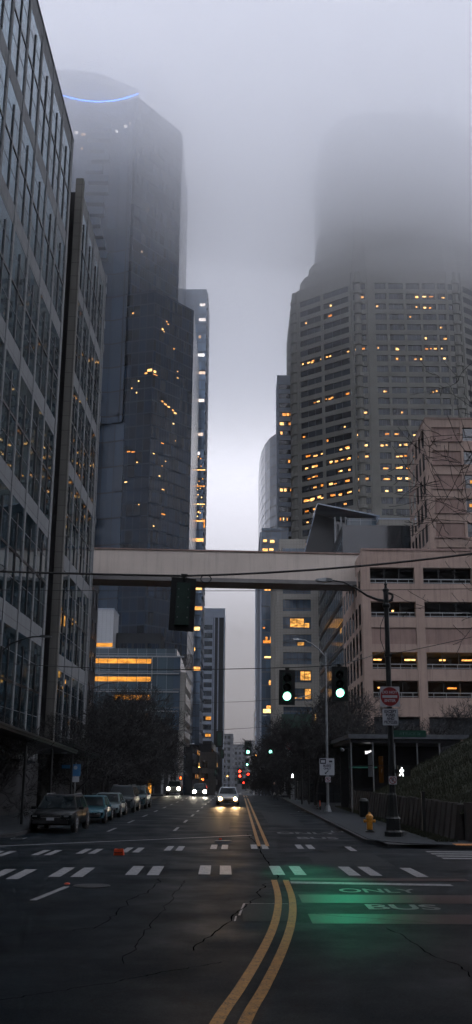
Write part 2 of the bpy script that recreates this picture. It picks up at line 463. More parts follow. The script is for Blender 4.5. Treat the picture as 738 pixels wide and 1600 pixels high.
# ================================================================== SETTING
def strip(name, x0f, x1f, y0, y1, dz, mat, kind='structure', step=12.):
    """sheet that follows the street profile; x0f, x1f numbers or functions of y"""
    mb = MB(); fx = lambda q, y: q(y) if callable(q) else q
    ys = [y0]; 
    while ys[-1] < y1 - 1e-6: ys.append(min(y1, ys[-1] + step))
    for a, b in zip(ys[:-1], ys[1:]):
        mb.quad((fx(x0f,a),a,gz(a)+dz),(fx(x1f,a),a,gz(a)+dz),(fx(x1f,b),b,gz(b)+dz),(fx(x0f,b),b,gz(b)+dz))
    o = mb.build(name, mat)
    if kind: o['kind'] = kind
    return o
strip('ground', -480, 480, -140, 1280, -.02, M['asphalt'], step=15)
strip('road', -8.8, 4.8, -20, 900, -.01, M['asphalt'], step=10)
mb = MB(); mb.quad((-120,27.5,-.006),(120,27.5,-.006),(120,36,-.006),(-120,36,-.006)); mb.build('cross_street', M['asphalt'])['kind'] = 'structure'

def raised(name, poly, mat, top=.13, kerbw=.16):
    """pavement slab with a kerb round it; poly counterclockwise"""
    mb = MB(); mb.prism(poly, -.3, top); o = mb.build(name, mat); o['kind'] = 'structure'
def arc(cx, cy, r, a0, a1, n=8): return [(cx+r*math.cos(R(a0+(a1-a0)*i/n)), cy+r*math.sin(R(a0+(a1-a0)*i/n))) for i in range(n+1)]
# far right pavement, rounded corner
pr = arc(8.4, 39.3, 3.45, 180, 270)
raised('pavement_right', [(4.95,112)] + pr + [(60,35.85),(60,112)], M['pavement'])
raised('kerb_right', [(4.8,112)] + arc(8.4, 39.3, 3.6, 180, 270) + [(60,35.7),(60,36.2),(5.3,36.2),(5.3,112)], M['kerb'], .115)
raised('pavement_left', [(-60,112),(-60,38.3)] + arc(-12.4, 41.8, 3.45, 270, 360) + [(-8.95,112)], M['pavement'])
raised('kerb_left', [(-60,111.9),(-60,38.15)] + arc(-12.4, 41.8, 3.6, 270, 360) + [(-8.8,111.9)], M['kerb'], .115)
raised('pavement_near_right', [(5.8,-15),(60,-15),(60,27.2),(9.6,27.2)] + arc(9.2, 23.8, 3.4, 90, 180), M['pavement'])
raised('kerb_near_right', [(5.65,-15),(59,-15),(59,27.35),(9.6,27.35)] + arc(9.2, 23.8, 3.55, 90, 180), M['kerb'], .115)
raised('pavement_near_left', [(-60,-15),(-9.3,-15)] + arc(-12.9, 20, 3.6, 0, 90) + [(-60,23.6)], M['pavement'])
for sx, nm in ((1,'pavement_far_right'), (-1,'pavement_far_left')):
    mb = MB(); x0, x1 = (4.95, 40) if sx > 0 else (-40, -8.95)
    ys = list(range(122, 760, 12))
    for a, b in zip(ys[:-1], ys[1:]):
        za, zb = gz(a)+.13, gz(b)+.13
        mb.add([(x0,a,za-.5),(x1,a,za-.5),(x1,b,zb-.5),(x0,b,zb-.5),(x0,a,za),(x1,a,za),(x1,b,zb),(x0,b,zb)],
               [(0,3,2,1),(4,5,6,7),(0,1,5,4),(1,2,6,5),(2,3,7,6),(3,0,4,7)])
    mb.build(nm, M['pavement'])['kind'] = 'structure'

def bars(name, cs, w, l, mat, sk=0., kind='structure'):
    mb = MB()
    for x, y in cs:
        mb.quad((x-w/2+sk,y-l/2,.001),(x+w/2+sk,y-l/2,.001),(x+w/2-sk,y+l/2,.001),(x-w/2-sk,y+l/2,.001))
    mb.build(name, mat)['kind'] = kind
near = [(-6.9,25.5),(-5.62,25.85),(-4.19,26.45),(-2.39,27.05),(-.58,27.38),(1.31,27.4),(3.21,27.38)]
far = [(-7.4,32.2),(-6.03,32.8),(-4.78,33.5),(-3.46,34.2),(-2.13,35.1),(-.63,36.0),(.77,36.25),(2.37,36.4)]
bars('crosswalk_near', [(x+d, y) for x, y in near for d in (-.27,.27)] + [(4.6,27.15)], .30, 2.5, M['white_paint'], .02)
bars('crosswalk_far', [(x+d, y) for x, y in far for d in (-.19,.19)] + [(3.9,35.6)], .22, 2.1, M['white_paint'], .0)
mb = MB()
for x in (6.7, 7.5, 8.3, 9.1, 9.9, 10.7):
    pass
for y in (31.6, 32.5, 33.4, 34.3): mb.quad((6.3,y,.001),(9.6,y,.001),(9.6,y+.42,.001),(6.3,y+.42,.001))
mb.build('crosswalk_right', M['white_paint'])['kind'] = 'structure'
mb = MB(); mb.quad((1.25,24.15,.001),(4.95,23.85,.001),(4.95,24.25,.001),(1.25,24.6,.001)); mb.build('stop_line', M['white_paint'])['kind'] = 'structure'
mb = MB(); mb.quad((-8.6,34.95,.003),(.60,42.85,.003),(.60,43.2,.003),(-8.6,35.2,.003)); mb.build('stop_line_far', M['white_paint'])['kind'] = 'structure'
mb = MB()
for x0, ys in ((-2.8, range(46, 150, 8)), (-5.65, range(45, 150, 8))):
    for y in ys:
        x = x0 + .002*(y-60)
        mb.quad((x-.07,y,gz(y)),(x+.07,y,gz(y)),(x+.07,y+3,gz(y+3)+.001),(x-.07,y+3,gz(y+3)+.001))
mb.quad((-4.09,20.6,.001),(-3.95,20.6,.001),(-3.70,23.1,.001),(-3.84,23.1,.001))
mb.build('lane_line', M['white_paint'])['kind'] = 'structure'
# centre line, bending left towards the camera
def ribbon(mb, pts, w, dz=.002):
    for (x0,y0),(x1,y1) in zip(pts[:-1], pts[1:]):
        mb.quad((x0-w/2,y0,gz(y0)+dz),(x0+w/2,y0,gz(y0)+dz),(x1+w/2,y1,gz(y1)+dz),(x1-w/2,y1,gz(y1)+dz))
def smooth_pts(p, n=6):
    out = []
    for i in range(len(p)-1):
        a, b, c, d = p[max(i-1,0)], p[i], p[i+1], p[min(i+2,len(p)-1)]
        for k in range(n):
            t = k/n
            out.append(tuple(.5*((2*b[j]) + (-a[j]+c[j])*t + (2*a[j]-5*b[j]+4*c[j]-d[j])*t*t + (-a[j]+3*b[j]-3*c[j]+d[j])*t**3) for j in (0,1)))
    return out + [p[-1]]
mb = MB()
YL = [(-.55,5.),(-.46,8.),(-.20,10.8),(.04,12.5),(.31,14.6),(.56,16.9),(.74,19.2),(.85,21.7),(.88,24.9)]
ribbon(mb, smooth_pts(YL), .14); ribbon(mb, smooth_pts([(x+.28,y) for x,y in YL]), .14)
for dx in (-.15,.15): ribbon(mb, [(.92+dx,y) for y in (36.5,60,90,112)], .13); ribbon(mb, [(.92+dx,y) for y in range(118,420,8)], .13, .004)
mb.build('centre_line', M['yellow_paint'])['kind'] = 'structure'
mb = MB()
for y0, y1 in ((24.9,25.5),(20.6,22.0),(17.8,19.0)):
    mb.quad((1.28,y0-.0,-.003),(5.6,y0+.1,-.003),(5.6,y1+.1,-.003),(1.28,y1,-.003))
mb.build('bus_lane_bars', M['red_paint'])['kind'] = 'structure'

def text(name, s, mat, size, M4, parent=None, extrude=.0, spacing=1., bold=.0, kind=None, sx=1.):
    cu = bpy.data.curves.new(name, 'FONT'); cu.body = s; cu.size = size; cu.align_x = 'CENTER'; cu.align_y = 'CENTER'
    cu.extrude = extrude; cu.space_character = spacing; cu.offset = bold
    tmp = bpy.data.objects.new(name, cu); COL.objects.link(tmp)
    bpy.context.view_layer.update()
    me = bpy.data.meshes.new_from_object(tmp.evaluated_get(bpy.context.evaluated_depsgraph_get()))
    bpy.data.objects.remove(tmp); bpy.data.curves.remove(cu)
    for v in me.vertices: v.co.x *= sx
    me.name = name; me.transform(M4); me.materials.clear(); me.materials.append(mat)
    o = bpy.data.objects.new(name, me); COL.objects.link(o)
    if parent is not None: o.parent = parent
    if kind: o['kind'] = kind
    return o
def flat(x, y, sy=1.): return Matrix.Translation((x,y,.002)) @ Matrix.Diagonal((1,sy,1,1))
text('lane_lettering', 'BUS', M['faint2'], .9, flat(3.15,20.0,1.15), sx=.92, bold=.02, kind='structure')
text('lane_lettering', 'ONLY', M['faint_paint'], .78, flat(3.05,22.75,1.3), sx=.80, bold=.012, kind='structure')
text('lane_lettering', 'ONLY', M['faint_paint'], 1.3, flat(3.0,44.9,1.4), sx=.75, bold=.03, kind='structure')
text('lane_lettering', 'BUS', M['faint_paint'], 1.3, flat(3.2,41.4,1.4), sx=.75, bold=.03, kind='structure')
# patch outline and access covers
mb = MB()
for a in (((.02,18.7),(.06,18.7),(.16,20.4),(.12,20.4)), ((.12,20.38),(1.0,20.38),(1.0,20.42),(.12,20.42)), ((-.05,18.0),(-.02,18.0),(.0,18.6),(-.03,18.6))):
    mb.quad(*[(x,y,.0) for x,y in a])
mb.build('patch_outline', M['white_paint'])['kind'] = 'structure'
for x, y, rr, lb in ((-3.25,23.3,.42,'dark round access cover set in the road past the near crosswalk'), (-.55,39.3,.33,'small dark cover in the road by the amber marker')):
    mb = MB(); mb.lathe([(rr,-.01),(rr,.004),(rr*.9,.006),(rr*.88,.003),(.02,.003)], (x,y,0), 20)
    tag(mb.build('manhole_cover', M['blackpole']), lb, 'manhole cover')

# tar-filled cracks and trench patches in the asphalt
M['tar'] = simple('crack_tar', (.002,.003,.0035), .95, 0, .3, 20, spec=0.)
mb = MB(); rg = random.Random(12)
def crack(mb, p, q, w, wob=.10, n=40):
    pts = []; ox = oy = 0.
    for i in range(n+1):
        t_ = i/n; ox = ox*.86 + rg.gauss(0, wob*.4); oy = oy*.86 + rg.gauss(0, wob*.2)
        pts.append((p[0]+(q[0]-p[0])*t_+ox, p[1]+(q[1]-p[1])*t_+oy))
    for (a, b), (c_, d) in zip(pts[:-1], pts[1:]):
        ww = w*rg.uniform(.5,1.4); vx, vy = c_-a, d-b; L_ = math.hypot(vx, vy) or 1; nx, ny = -vy/L_*ww/2, vx/L_*ww/2
        mb.quad((a-nx,b-ny,.0005),(c_-nx,d-ny,.0005),(c_+nx,d+ny,.0005),(a+nx,b+ny,.0005))
crack(mb, (.45,44),(1.0,25.2), .035, .05); crack(mb, (.9,25.),(-.6,15.), .025, .1)
for p, q, w_ in (((-1.9,25),(-2.3,17),.04),((-1.2,24.6),(-1.5,14),.03),((-2.2,17.2),(-4.2,15.6),.035),((-5.6,22),(-3.6,12),.045),((2.4,17.4),(3.2,11),.04),((1.4,19),(4.8,17.2),.035),((-.2,14.2),(-2.6,11.6),.035),((-8,29.4),(6,30.6),.04),((-8,31.2),(-1,31.8),.03)): crack(mb, p, q, w_*.45)
mb.build('tar_seam', M['tar'])['kind'] = 'structure'
def patch_mat():
    m, nt, b = nodes('asphalt_patch_mix'); v = coord(nt)
    c = mixc(nt, ramp(nt, noise(nt, v, 1.5, 5), .3, .7), (.009,.013,.015), (.016,.021,.024)); c = mixc(nt, math_(nt, 'MULTIPLY', ramp(nt, noise(nt, v, 60, 2), .5, .75), .6), c, (.08,.085,.088))
    nt.links.new(c, b.inputs['Base Color']); b.inputs['Roughness'].default_value = .6; b.inputs['Specular IOR Level'].default_value = .05; bump(nt, b, noise(nt, v, 50, 3), .4, .006); return m
M['patch'] = patch_mat()
mb = MB()
for x0, x1, y0, y1 in ((-4.6,-2.2,28.9,31.6),(-8.4,-6.6,14,22),(.1,1.0,18.0,20.4),(2.2,4.4,28.8,33.6),(-1.9,-.4,46,58),(1.6,3.4,52,71)):
    mb.quad((x0,y0,-.0035),(x1,y0+.1,-.0035),(x1,y1,-.0035),(x0,y1-.1,-.0035))
mb.build('asphalt_patch', M['patch'])['kind'] = 'structure'

# grass bank behind the retaining wall
def mk_grass():
    m, nt, b = nodes('bank_grass'); v = coord(nt)
    c = mixc(nt, ramp(nt, noise(nt, v, .8, 5), .3, .7), (.014,.022,.008), (.034,.038,.016))
    c = mixc(nt, ramp(nt, noise(nt, v, 5, 5), .5, .8), c, (.045,.036,.02))
    nt.links.new(c, b.inputs['Base Color']); b.inputs['Roughness'].default_value = .95
    bump(nt, b, noise(nt, v, 10, 5), .9, .15); return m
M['grass'] = mk_grass()
def bank_h(x, y):
    t = max(0, x-8.35); e = min(1., max(0., (y-38.0)/2.5))
    return 1.15 + min(t*.56, 5.2)*e*(.55+.45*min(1, (y-38)/14)) + .08*math.sin(y*.9+x) + .05*math.sin(x*2.3)
mb = MB(); nx, ny = 26, 40
vs = []; fs = []
for j in range(ny+1):
    y = 38.2 + (65.5-38.2)*j/ny
    for i in range(nx+1):
        x = 8.35 + 20*(i/nx)**1.3
        vs.append((x,y,bank_h(x,y)))
for j in range(ny):
    for i in range(nx):
        a = j*(nx+1)+i; fs.append((a,a+1,a+nx+2,a+nx+1))
mb.add(vs, fs)
mb.build('grass_bank', M['grass'], smooth=True)['kind'] = 'structure'
# blades, uncountable
mb = MB(); rg = random.Random(3)
for k in range(26000):
    x = 8.35 + 9*rg.random()**1.2; y = 38.4 + 27*rg.random(); z = bank_h(x,y)
    a = rg.random()*6.28; h = .10+.16*rg.random(); w = .02
    dx, dy = math.cos(a)*w, math.sin(a)*w
    mb.add([(x-dx,y-dy,z-.02),(x+dx,y+dy,z-.02),(x+rg.uniform(-.1,.1),y+rg.uniform(-.1,.1),z+h)], [(0,1,2)])
tag(mb.build('grass', M['grass']), 'rough dull green grass on the bank behind the dark retaining wall', 'grass', kind='stuff')
mb = MB()
rg = random.Random(5)
for k in range(6000):
    y = 37.5+42*rg.random(); x = 8.05 - .65*rg.random()*(1.2 if y < 46 else .8); z = .13
    a = rg.random()*6.28; h = .05+.08*rg.random(); w=.02; dx, dy = math.cos(a)*w, math.sin(a)*w
    mb.add([(x-dx,y-dy,z),(x+dx,y+dy,z),(x+rg.uniform(-.05,.05),y,z+h)], [(0,1,2)])
tag(mb.build('grass', M['grass']), 'thin strip of short grass along the foot of the dark retaining wall', 'grass', kind='stuff')

t = thing('retaining_wall', (8.1,58,0), 'dark retaining wall of leaning upright panels below the grass bank', 'wall')
y = 38.6
rg = random.Random(9)
pl = []
while y < 77:
    pl.append((8.1 + rg.uniform(-.02,.02), y)); y += 1.05
for i, (x, y) in enumerate(pl):
    h = 1.45 + rg.uniform(-.03,.03); mb = MB(); lean = .20
    mb.add([(x,y,.1),(x,y+.72,.1),(x+lean,y+.72,h),(x+lean,y,h),(x+.5,y,.1),(x+.5,y+.72,.1),(x+.55,y+.72,h),(x+.55,y,h)],
           [(0,3,2,1),(4,5,6,7),(0,1,5,4),(1,2,6,5),(2,3,7,6),(3,0,4,7)])
    mb.build('wall_panel', M['timber'], t)
mb = MB(); mb.box(8.48,8.7,38.6,77,.1,1.2); mb.build('wall_core', M['dark_in'], t)
for i in range(9):   # return along the side street
    x = 8.5 + i*1.05; mb = MB(); h = 1.5
    mb.add([(x,37.9,.1),(x+.72,37.9,.1),(x+.72,38.1,h),(x,38.1,h),(x,38.4,.1),(x+.72,38.4,.1),(x+.72,38.4,h),(x,38.4,h)],
           [(0,1,2,3),(5,4,7,6),(0,4,5,1),(1,5,6,2),(2,6,7,3),(3,7,4,0)])
    mb.build('wall_panel', M['timber'], t)
mb = MB(); mb.box(8.5,18,38.4,38.5,.1,1.3); mb.build('wall_core', M['dark_in'], t)

# tactile strips
def tactile(x0, x1, y0, y1, lb):
    mb = MB(); mb.box(x0,x1,y0,y1,.10,.138)
    n = int((x1-x0)/.12); k = int((y1-y0)/.12)
    for i in range(n):
        for j in range(k):
            cx, cy = x0+.06+i*.12, y0+.06+j*.12
            mb.lathe([(.03,.138),(.02,.146)], (cx,cy,0), 5)
    tag(mb.build('tactile_strip', M['tactile']), lb, 'tactile paving', 'tactile strips at the crossing')
tactile(7.6,9.8,35.86,36.5,'orange tactile strip on the kerb beyond the side street')
tactile(6.6,8.6,26.3,26.95,'orange tactile strip on the near corner at the right edge of the photo')

print('setting done')
# ================================================================== BUILDINGS
# --- left office block with stone grid
BELTS = [3.9, 11.4, 19.0, 26.6, 34.2, 41.8]
def stone_block(t, y0, y1, nbay, top, belts, x=-13.5, bh=1.25, endw=.7):
    P, L = panel(x, y0, x, y1)         # n points to +x
    pw = .34; bay = (L - endw*2 + pw) / nbay
    cols = [(endw + i*bay, endw + i*bay + bay - pw) for i in range(nbay)]
    rows = [(b + bh/2, nb - bh/2) for b, nb in zip(belts, belts[1:] + [top - .95 + bh/2 - .6])]
    rows = [(.5, belts[0] - bh/2)] + rows
    mb = MB(); wall_grid(mb, P, L, 0, top, cols, rows, .12)
    mb.build('stone_frame', M['stone'], t)
    mb = MB(); mb.pbox(P, -.02, L+.02, .1, .2, 0, 3.1); mb.build('base_shade_sheet', M['dark_in'], t)  # dark sheet stands in for the shade at the foot of the frame
    its = []
    for ci, (a, b) in enumerate(cols):
        for ri, (c, d) in enumerate(rows):
            def fn(mb, a=a, b=b, c=c, d=d):
                mb.slot(0); mb.pbox(P, a, b, .0, .05, c, d)
                mb.slot(1); m_ = (a+b)/2
                mb.pbox(P, m_-.07, m_+.07, .05, .12, c+.0, d-.75)       # deep central fin
                for q in (.0, .5): 
                    z = c + (d-c)*q
                    if q: mb.pbox(P, a, b, .05, .09, z-.07, z+.07)
                mb.slot(2)
                for z in (c + (d-c)*.25, c + (d-c)*.78): mb.pbox(P, a, b, .05, .065, z-.02, z+.02)
            its.append((pt(P, (a+b)/2, 0, (c+d)/2), (b-a)*(d-c), fn))
    emit(t, 'window', its, [M['glass_l1'], M['mullion'], M['grey_mull']])
    return P, L
t = thing('office_building', (-20,53,0), 'tall glass office block gridded in grey stone at the left edge of the photo', 'building')
mb = MB(); mb.box(-40,-13.5,39.2,67.4,0,50.3); mb.build('wall', M['dark_in'], t)
stone_block(t, 39.2, 67.4, 7, 51.0, BELTS)
mb = MB(); mb.box(-40,-13.3,39.0,39.2,0,51.0); mb.build('end_wall', M['stone'], t)
mb = MB(); mb.box(-40,-13.55,39.2,67.4,50.3,50.55); mb.box(-13.55,-13.36,39.2,67.5,50.98,51.04); mb.build('roof', M['grey_mull'], t)
# lower wing beyond it
t = thing('office_building', (-20,79,0), 'lower stone gridded office wing with a brown end pier behind the left office block', 'building')
P, L = panel(-14.6, 67.45, -14.6, 71.3)
mb = MB(); mb.box(-40,-14.6,67.45,71.3,0,48.5); mb.build('wall', M['dark_in'], t)
for i in range(13):
    mb = MB(); mb.slot(0); mb.pbox(P,.1,L-.1,.0,.04,.4+i*3.7,.4+i*3.7+3.4); mb.slot(1)
    for x_ in (.1, L/2, L-.2): mb.pbox(P,x_,x_+.1,.04,.12,.4+i*3.7,.4+i*3.7+3.4)
    mb.pbox(P,.1,L-.1,.04,.09,.4+i*3.7+1.7,.4+i*3.7+1.78)
    mb.build('recess_window', [M['glass_l1'], M['mullion']], t)
mb = MB(); mb.box(-40,-13.5,71.9,87,0,49.3); mb.build('wall', M['dark_in'], t)
P2, L2 = stone_block(t, 71.9, 87.0, 4, 49.9, [b-.9 for b in BELTS], bh=1.2)
mb = MB(); mb.box(-13.78,-13.15,71.28,71.9,0,50.2); mb.build('end_pier', M['brown_stone'], t)
mb = MB(); mb.box(-13.52,-13.3,86.98,87.3,0,49.9); mb.box(-40,-13.5,87.0,87.2,0,49.9); mb.build('end_wall', M['stone'], t)
LT = [(15.1-b_, 15.1-a_, c_, d_) for a_, b_, c_, d_ in [(13.4,14.3,13.2,14.6),(11.7,12.1,13.4,14.2),(14.9,15.05,13.0,14.0),(10.,10.3,9.2,9.5),(11,11.3,8.7,8.9),(7.4,7.9,6.2,6.5),(3.3,3.9,6.4,6.6)]]
lit(t, P2, LT, M['amber'], n=.055)
# canopies over the pavement
for (xa, ya, za, xb, yb, zb, lb) in ((-9.9,40.5,4.55,-9.9,62,3.85,'long dark canopy with a pale glass edge sloping along the left office block'),
                                 (-10.9,67,4.4,-10.9,80,3.9,'shorter dark canopy further along by the lower office wing')):
    t = thing('canopy', (-11.5,ya,0), lb, 'canopy', 'canopies along the left buildings')
    mb = MB(); mb.add([(-13.4,ya,za-.25),(xa,ya,za-.25),(xb,yb,zb-.25),(-13.4,yb,zb-.25),(-13.4,ya,za),(xa,ya,za),(xb,yb,zb),(-13.4,yb,zb)],
        [(0,3,2,1),(4,5,6,7),(0,1,5,4),(1,2,6,5),(2,3,7,6),(3,0,4,7)]); mb.build('canopy_roof', M['black'], t)
    mb = MB(); mb.add([(xa,ya,za-.14),(xa+.06,ya,za-.14),(xb+.06,yb,zb-.14),(xb,yb,zb-.14),(xa,ya,za-.02),(xa+.06,ya,za-.02),(xb+.06,yb,zb-.02),(xb,yb,zb-.02)],
        [(0,3,2,1),(4,5,6,7),(0,1,5,4),(1,2,6,5),(2,3,7,6),(3,0,4,7)]); mb.build('glass_edge', M['mullion'], t)
    y = ya + .6
    while y < yb:
        mb = MB(); mb.tube([(xa+.1-.3,y,.13),(xa+.1-.3,y,3.7)], .07, 8); mb.build('post', M['black'], t); y += 6.8
t = thing('globe_lamp', (-10.35,60,3.75), 'white globe lamp at the end of the left canopy', 'lamp')
mb = MB(); mb.lathe([(.03,-.22),(.14,-.19),(.21,-.09),(.23,0),(.21,.09),(.14,.19),(.03,.22)], (-10.35,60,3.78), 16); mb.build('globe', M['glass_globe'], t, True)
mb = MB(); mb.tube([(-9.95,60,3.55),(-10.35,60,3.52)], .03); mb.lathe([(.08,-.3),(.08,-.2)], (-10.35,60,3.78), 10); mb.build('bracket', M['black'], t)
t = thing('globe_lamp', (-12.2,92,0), 'small pale globe lamp on a post among the left trees', 'lamp')
mb = MB(); mb.lathe([(.03,-.2),(.14,-.17),(.19,-.09),(.21,0),(.19,.09),(.14,.17),(.03,.2)], (-12.2,92,4.0), 12); mb.build('globe', M['glass_globe'], t, True)
mb = MB(); mb.tube([(-12.2,92,.1),(-12.2,92,3.85)], .05); mb.build('post', M['black'], t)

# --- plain concrete block that carries the bridge on the left
t = thing('concrete_building', (-30,115,0), 'dark plain block behind the lower left office wing that holds the footbridge end', 'building')
mb = MB(); mb.box(-60,-18.6,104,128,0,27.5); mb.build('wall', M['dark_bld'], t)
P, L = panel(-18.6,104,-18.6,128)
emit(t, 'window', window_items(P, [(1+i*2.9, 3.2+i*2.9) for i in range(8)], [(3+k*4., 5.4+k*4.) for k in range(6)]), [M['glass_dark'], M['mullion']])
# --- footbridge
t = thing('footbridge', (0,118,25.5), 'long enclosed pink concrete footbridge crossing high above the street', 'bridge')
mb = MB(); mb.add([(-19,118,26.05),(15.3,118,25.45),(15.3,122,25.45),(-19,122,26.05),(-19,118,29.35),(15.3,118,28.85),(15.3,122,28.85),(-19,122,29.35)],
   [(0,3,2,1),(4,5,6,7),(0,1,5,4),(1,2,6,5),(2,3,7,6),(3,0,4,7)]); mb.build('bridge_body', M['bridge'], t)
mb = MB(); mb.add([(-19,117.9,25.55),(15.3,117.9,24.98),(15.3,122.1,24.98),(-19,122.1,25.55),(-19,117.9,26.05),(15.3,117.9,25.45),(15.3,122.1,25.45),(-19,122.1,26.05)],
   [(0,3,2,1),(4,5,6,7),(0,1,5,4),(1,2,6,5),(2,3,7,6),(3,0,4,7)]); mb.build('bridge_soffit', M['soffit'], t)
mb = MB(); mb.add([(-19,117.85,29.33),(15.3,117.85,28.83),(15.3,118.3,28.83),(-19,118.3,29.33),(-19,117.85,29.5),(15.3,117.85,29.0),(15.3,118.3,29.0),(-19,118.3,29.5)],
   [(0,3,2,1),(4,5,6,7),(0,1,5,4),(1,2,6,5),(2,3,7,6),(3,0,4,7)]); mb.build('coping', M['pink_panel'], t)

# --- parking garage, right
t = thing('parking_garage', (14,112,0), 'pink concrete parking garage with long open decks on the right', 'building')
X0, Y0, X1, Y1 = 14.2, 111.5, 62., 133.
LV = [(24.0,25.9),(20.1,21.9),(17.0,18.9),(14.2,16.1),(11.0,12.9)]       # openings z0, z1
P, L = panel(X0, Y0, X1, Y0)          # n = -y
cols = [(.95,6.1)] + [(7.1+i*6.6, 7.1+i*6.6+5.65) for i in range(6)]
rows = sorted([(a,b) for a,b in LV] + [(4.5,8.9)])
mb = MB(); e = [0.]
def shell(mb, P, L, cols, rows, z1, th=.9):
    e = [0.]
    for a, b in cols: e += [a, b]
    e.append(L)
    for i in range(0, len(e), 2):
        if e[i+1]-e[i] > .01: mb.pbox(P, e[i], e[i+1], -th, 0, 0, z1)
    zz = [0.]
    for a, b in rows: zz += [a, b]
    zz.append(z1)
    for a, b in cols:
        for i in range(0, len(zz), 2): mb.pbox(P, a, b, -th+.04, -.07, zz[i], zz[i+1])
shell(mb, P, L, cols, rows, 27.9)
mb.build('wall', M['pink'], t)
Ps, Ls = panel(X0, Y1, X0, Y0)        # side wall to the street: n = +x is wrong side, flip below
Ps = (X0, Y1, 0., -1.)                # u towards the camera, n = (-1, 0)
Ls = Y1 - Y0 - .9
scols = [(.6+i*3.35, .6+i*3.35+2.35) for i in range(6)]
srows = [(4.0,8.0)] + [(a-.5,b+.1) for a,b in sorted(LV)]
mb = MB()
shell(mb, Ps, Ls, scols, srows, 27.9, .07); mb.build('wall', M['pink'], t)
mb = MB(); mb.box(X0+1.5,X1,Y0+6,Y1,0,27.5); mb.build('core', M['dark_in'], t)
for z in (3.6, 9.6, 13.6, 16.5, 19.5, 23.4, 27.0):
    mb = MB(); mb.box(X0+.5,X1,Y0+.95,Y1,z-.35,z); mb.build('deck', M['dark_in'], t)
its = []
for a, b in cols:
    for k, (c, d) in enumerate(LV):
        if k == 2:
            def fn(mb, a=a, b=b, c=c, d=d): mb.pbox(P, a, b, -.35, -.25, c, d)
            mb = MB(); fn(mb); mb.build('infill_panel', M['pink_panel'], t); continue
        mb = MB(); mb.pbox(P, a, b, -.45, -.38, c+.52, c+.62); mb.pbox(P, a, b, -.45, -.38, c+.12, c+.2)
        for q in range(4): x_ = a + (b-a)*(q+.5)/4; mb.pbox(P, x_-.03, x_+.03, -.46, -.39, c, c+.62)
        mb.build('railing', M['galv'], t)
        mb = MB(); mb.pbox(P, a, b, -.62, -.58, c+.72, d)
        for q in (1,2): x_ = a + (b-a)*q/3; mb.pbox(P, x_-.04, x_+.04, -.58, -.5, c+.62, d)
        # open deck: only thin uprights, no glass
        mb = MB()
        for q in (1,2): x_ = a + (b-a)*q/3; mb.pbox(P, x_-.05, x_+.05, -.6, -.5, c, d)
        mb.build('upright', M['mullion'], t)
for z, xs in ((15.4, [(15.6,.9),(19.2,1.2),(23.2,.7),(25.8,1.2),(30,1.4)]), (12.2,[(16.,.8),(24.,1.)]), (21.1,[(17.9,.2),])):
    for x_, w in xs:
        mb = MB(); mb.box(x_, x_+w, Y0+2.2, Y0+2.5, z, z+.16); mb.build('ceiling_light', M['amber_bright'], t)
        l = bpy.data.lights.new('deck_lamp', 'POINT'); l.energy = 10 if w > .5 else 3; l.color = (1,.5,.15); l.shadow_soft_size = .4
        lo = bpy.data.objects.new('deck_lamp', l); lo.location = Vector((x_+w/2, Y0+2.9, z-.25)) - t.location; lo.parent = t; COL.objects.link(lo)
mb = MB(); mb.box(X0-.03,X1,Y0-.06,Y0+.9,27.9,28.15); mb.build('coping', M['pink_panel'], t)
mb = MB(); mb.box(X0+1,X1,Y0+.6,Y0+.8,0,8.7); mb.build('ground_screen', M['dark_bld'], t)
# upper block of the garage
t = thing('parking_garage', (29.6,150,0), 'upper pink concrete block with ledges rising behind the front garage', 'building')
X0, Y0, X1, Y1 = 30.0, 150., 62., 167.
P, L = panel(X0, Y0, X1, Y0)
zs = [31 + i*4.0 for i in range(7)]
cols = [(1.0,5.6),(6.0,10.5),(11.5,17.),(18,24)]
mb = MB(); shell(mb, P, L, cols, [(z, z+2.3) for z in zs], 58.7); mb.build('wall', M['pink'], t)
mb = MB(); mb.box(X0+1.0,X1,Y0+.95,Y1-.9,0,58.2); mb.build('core', M['dark_in'], t)
for z in zs:
    mb = MB(); mb.pbox(P, 1.0, 5.6, -.4, -.3, z, z+2.3); mb.build('infill_panel', M['pink_panel'], t)
    mb = MB(); mb.pbox(P, .8, 5.9, 0, .22, z-.22, z-.02); mb.build('ledge', M['pink_panel'], t)
    for a, b in cols[1:]:
        mb = MB(); mb.slot(0); mb.pbox(P, a, b, -.5, -.42, z, z+2.3); mb.slot(1); mb.pbox(P, a, b, -.42, -.32, z+.7, z+.8); mb.build('window', [M['glass_dark'], M['mullion']], t)
for z, a, b in ((zs[4]+.9,6.9,8.6),(zs[3]+1.,6.6,8.6),(zs[1]+.8,7.,8.6),(zs[0]+.8,7.,9.2)):
    mb = MB(); mb.pbox(P, a, b, -.42, -.38, z, z+.5); mb.build('lit_window', M['amber_strip'], t)
Ps = (X0, Y1, 0., -1.)
mb = MB(); shell(mb, Ps, Y1-Y0-.9, [(.9+i*3.1, .9+i*3.1+2.1) for i in range(5)], [(z-.3, z+2.7) for z in zs], 58.7, .08); mb.build('wall', M['pink'], t)
mb = MB(); mb.box(X0-.04,X1,Y0-.05,Y1,58.7,58.95); mb.build('roof', M['pink_panel'], t)

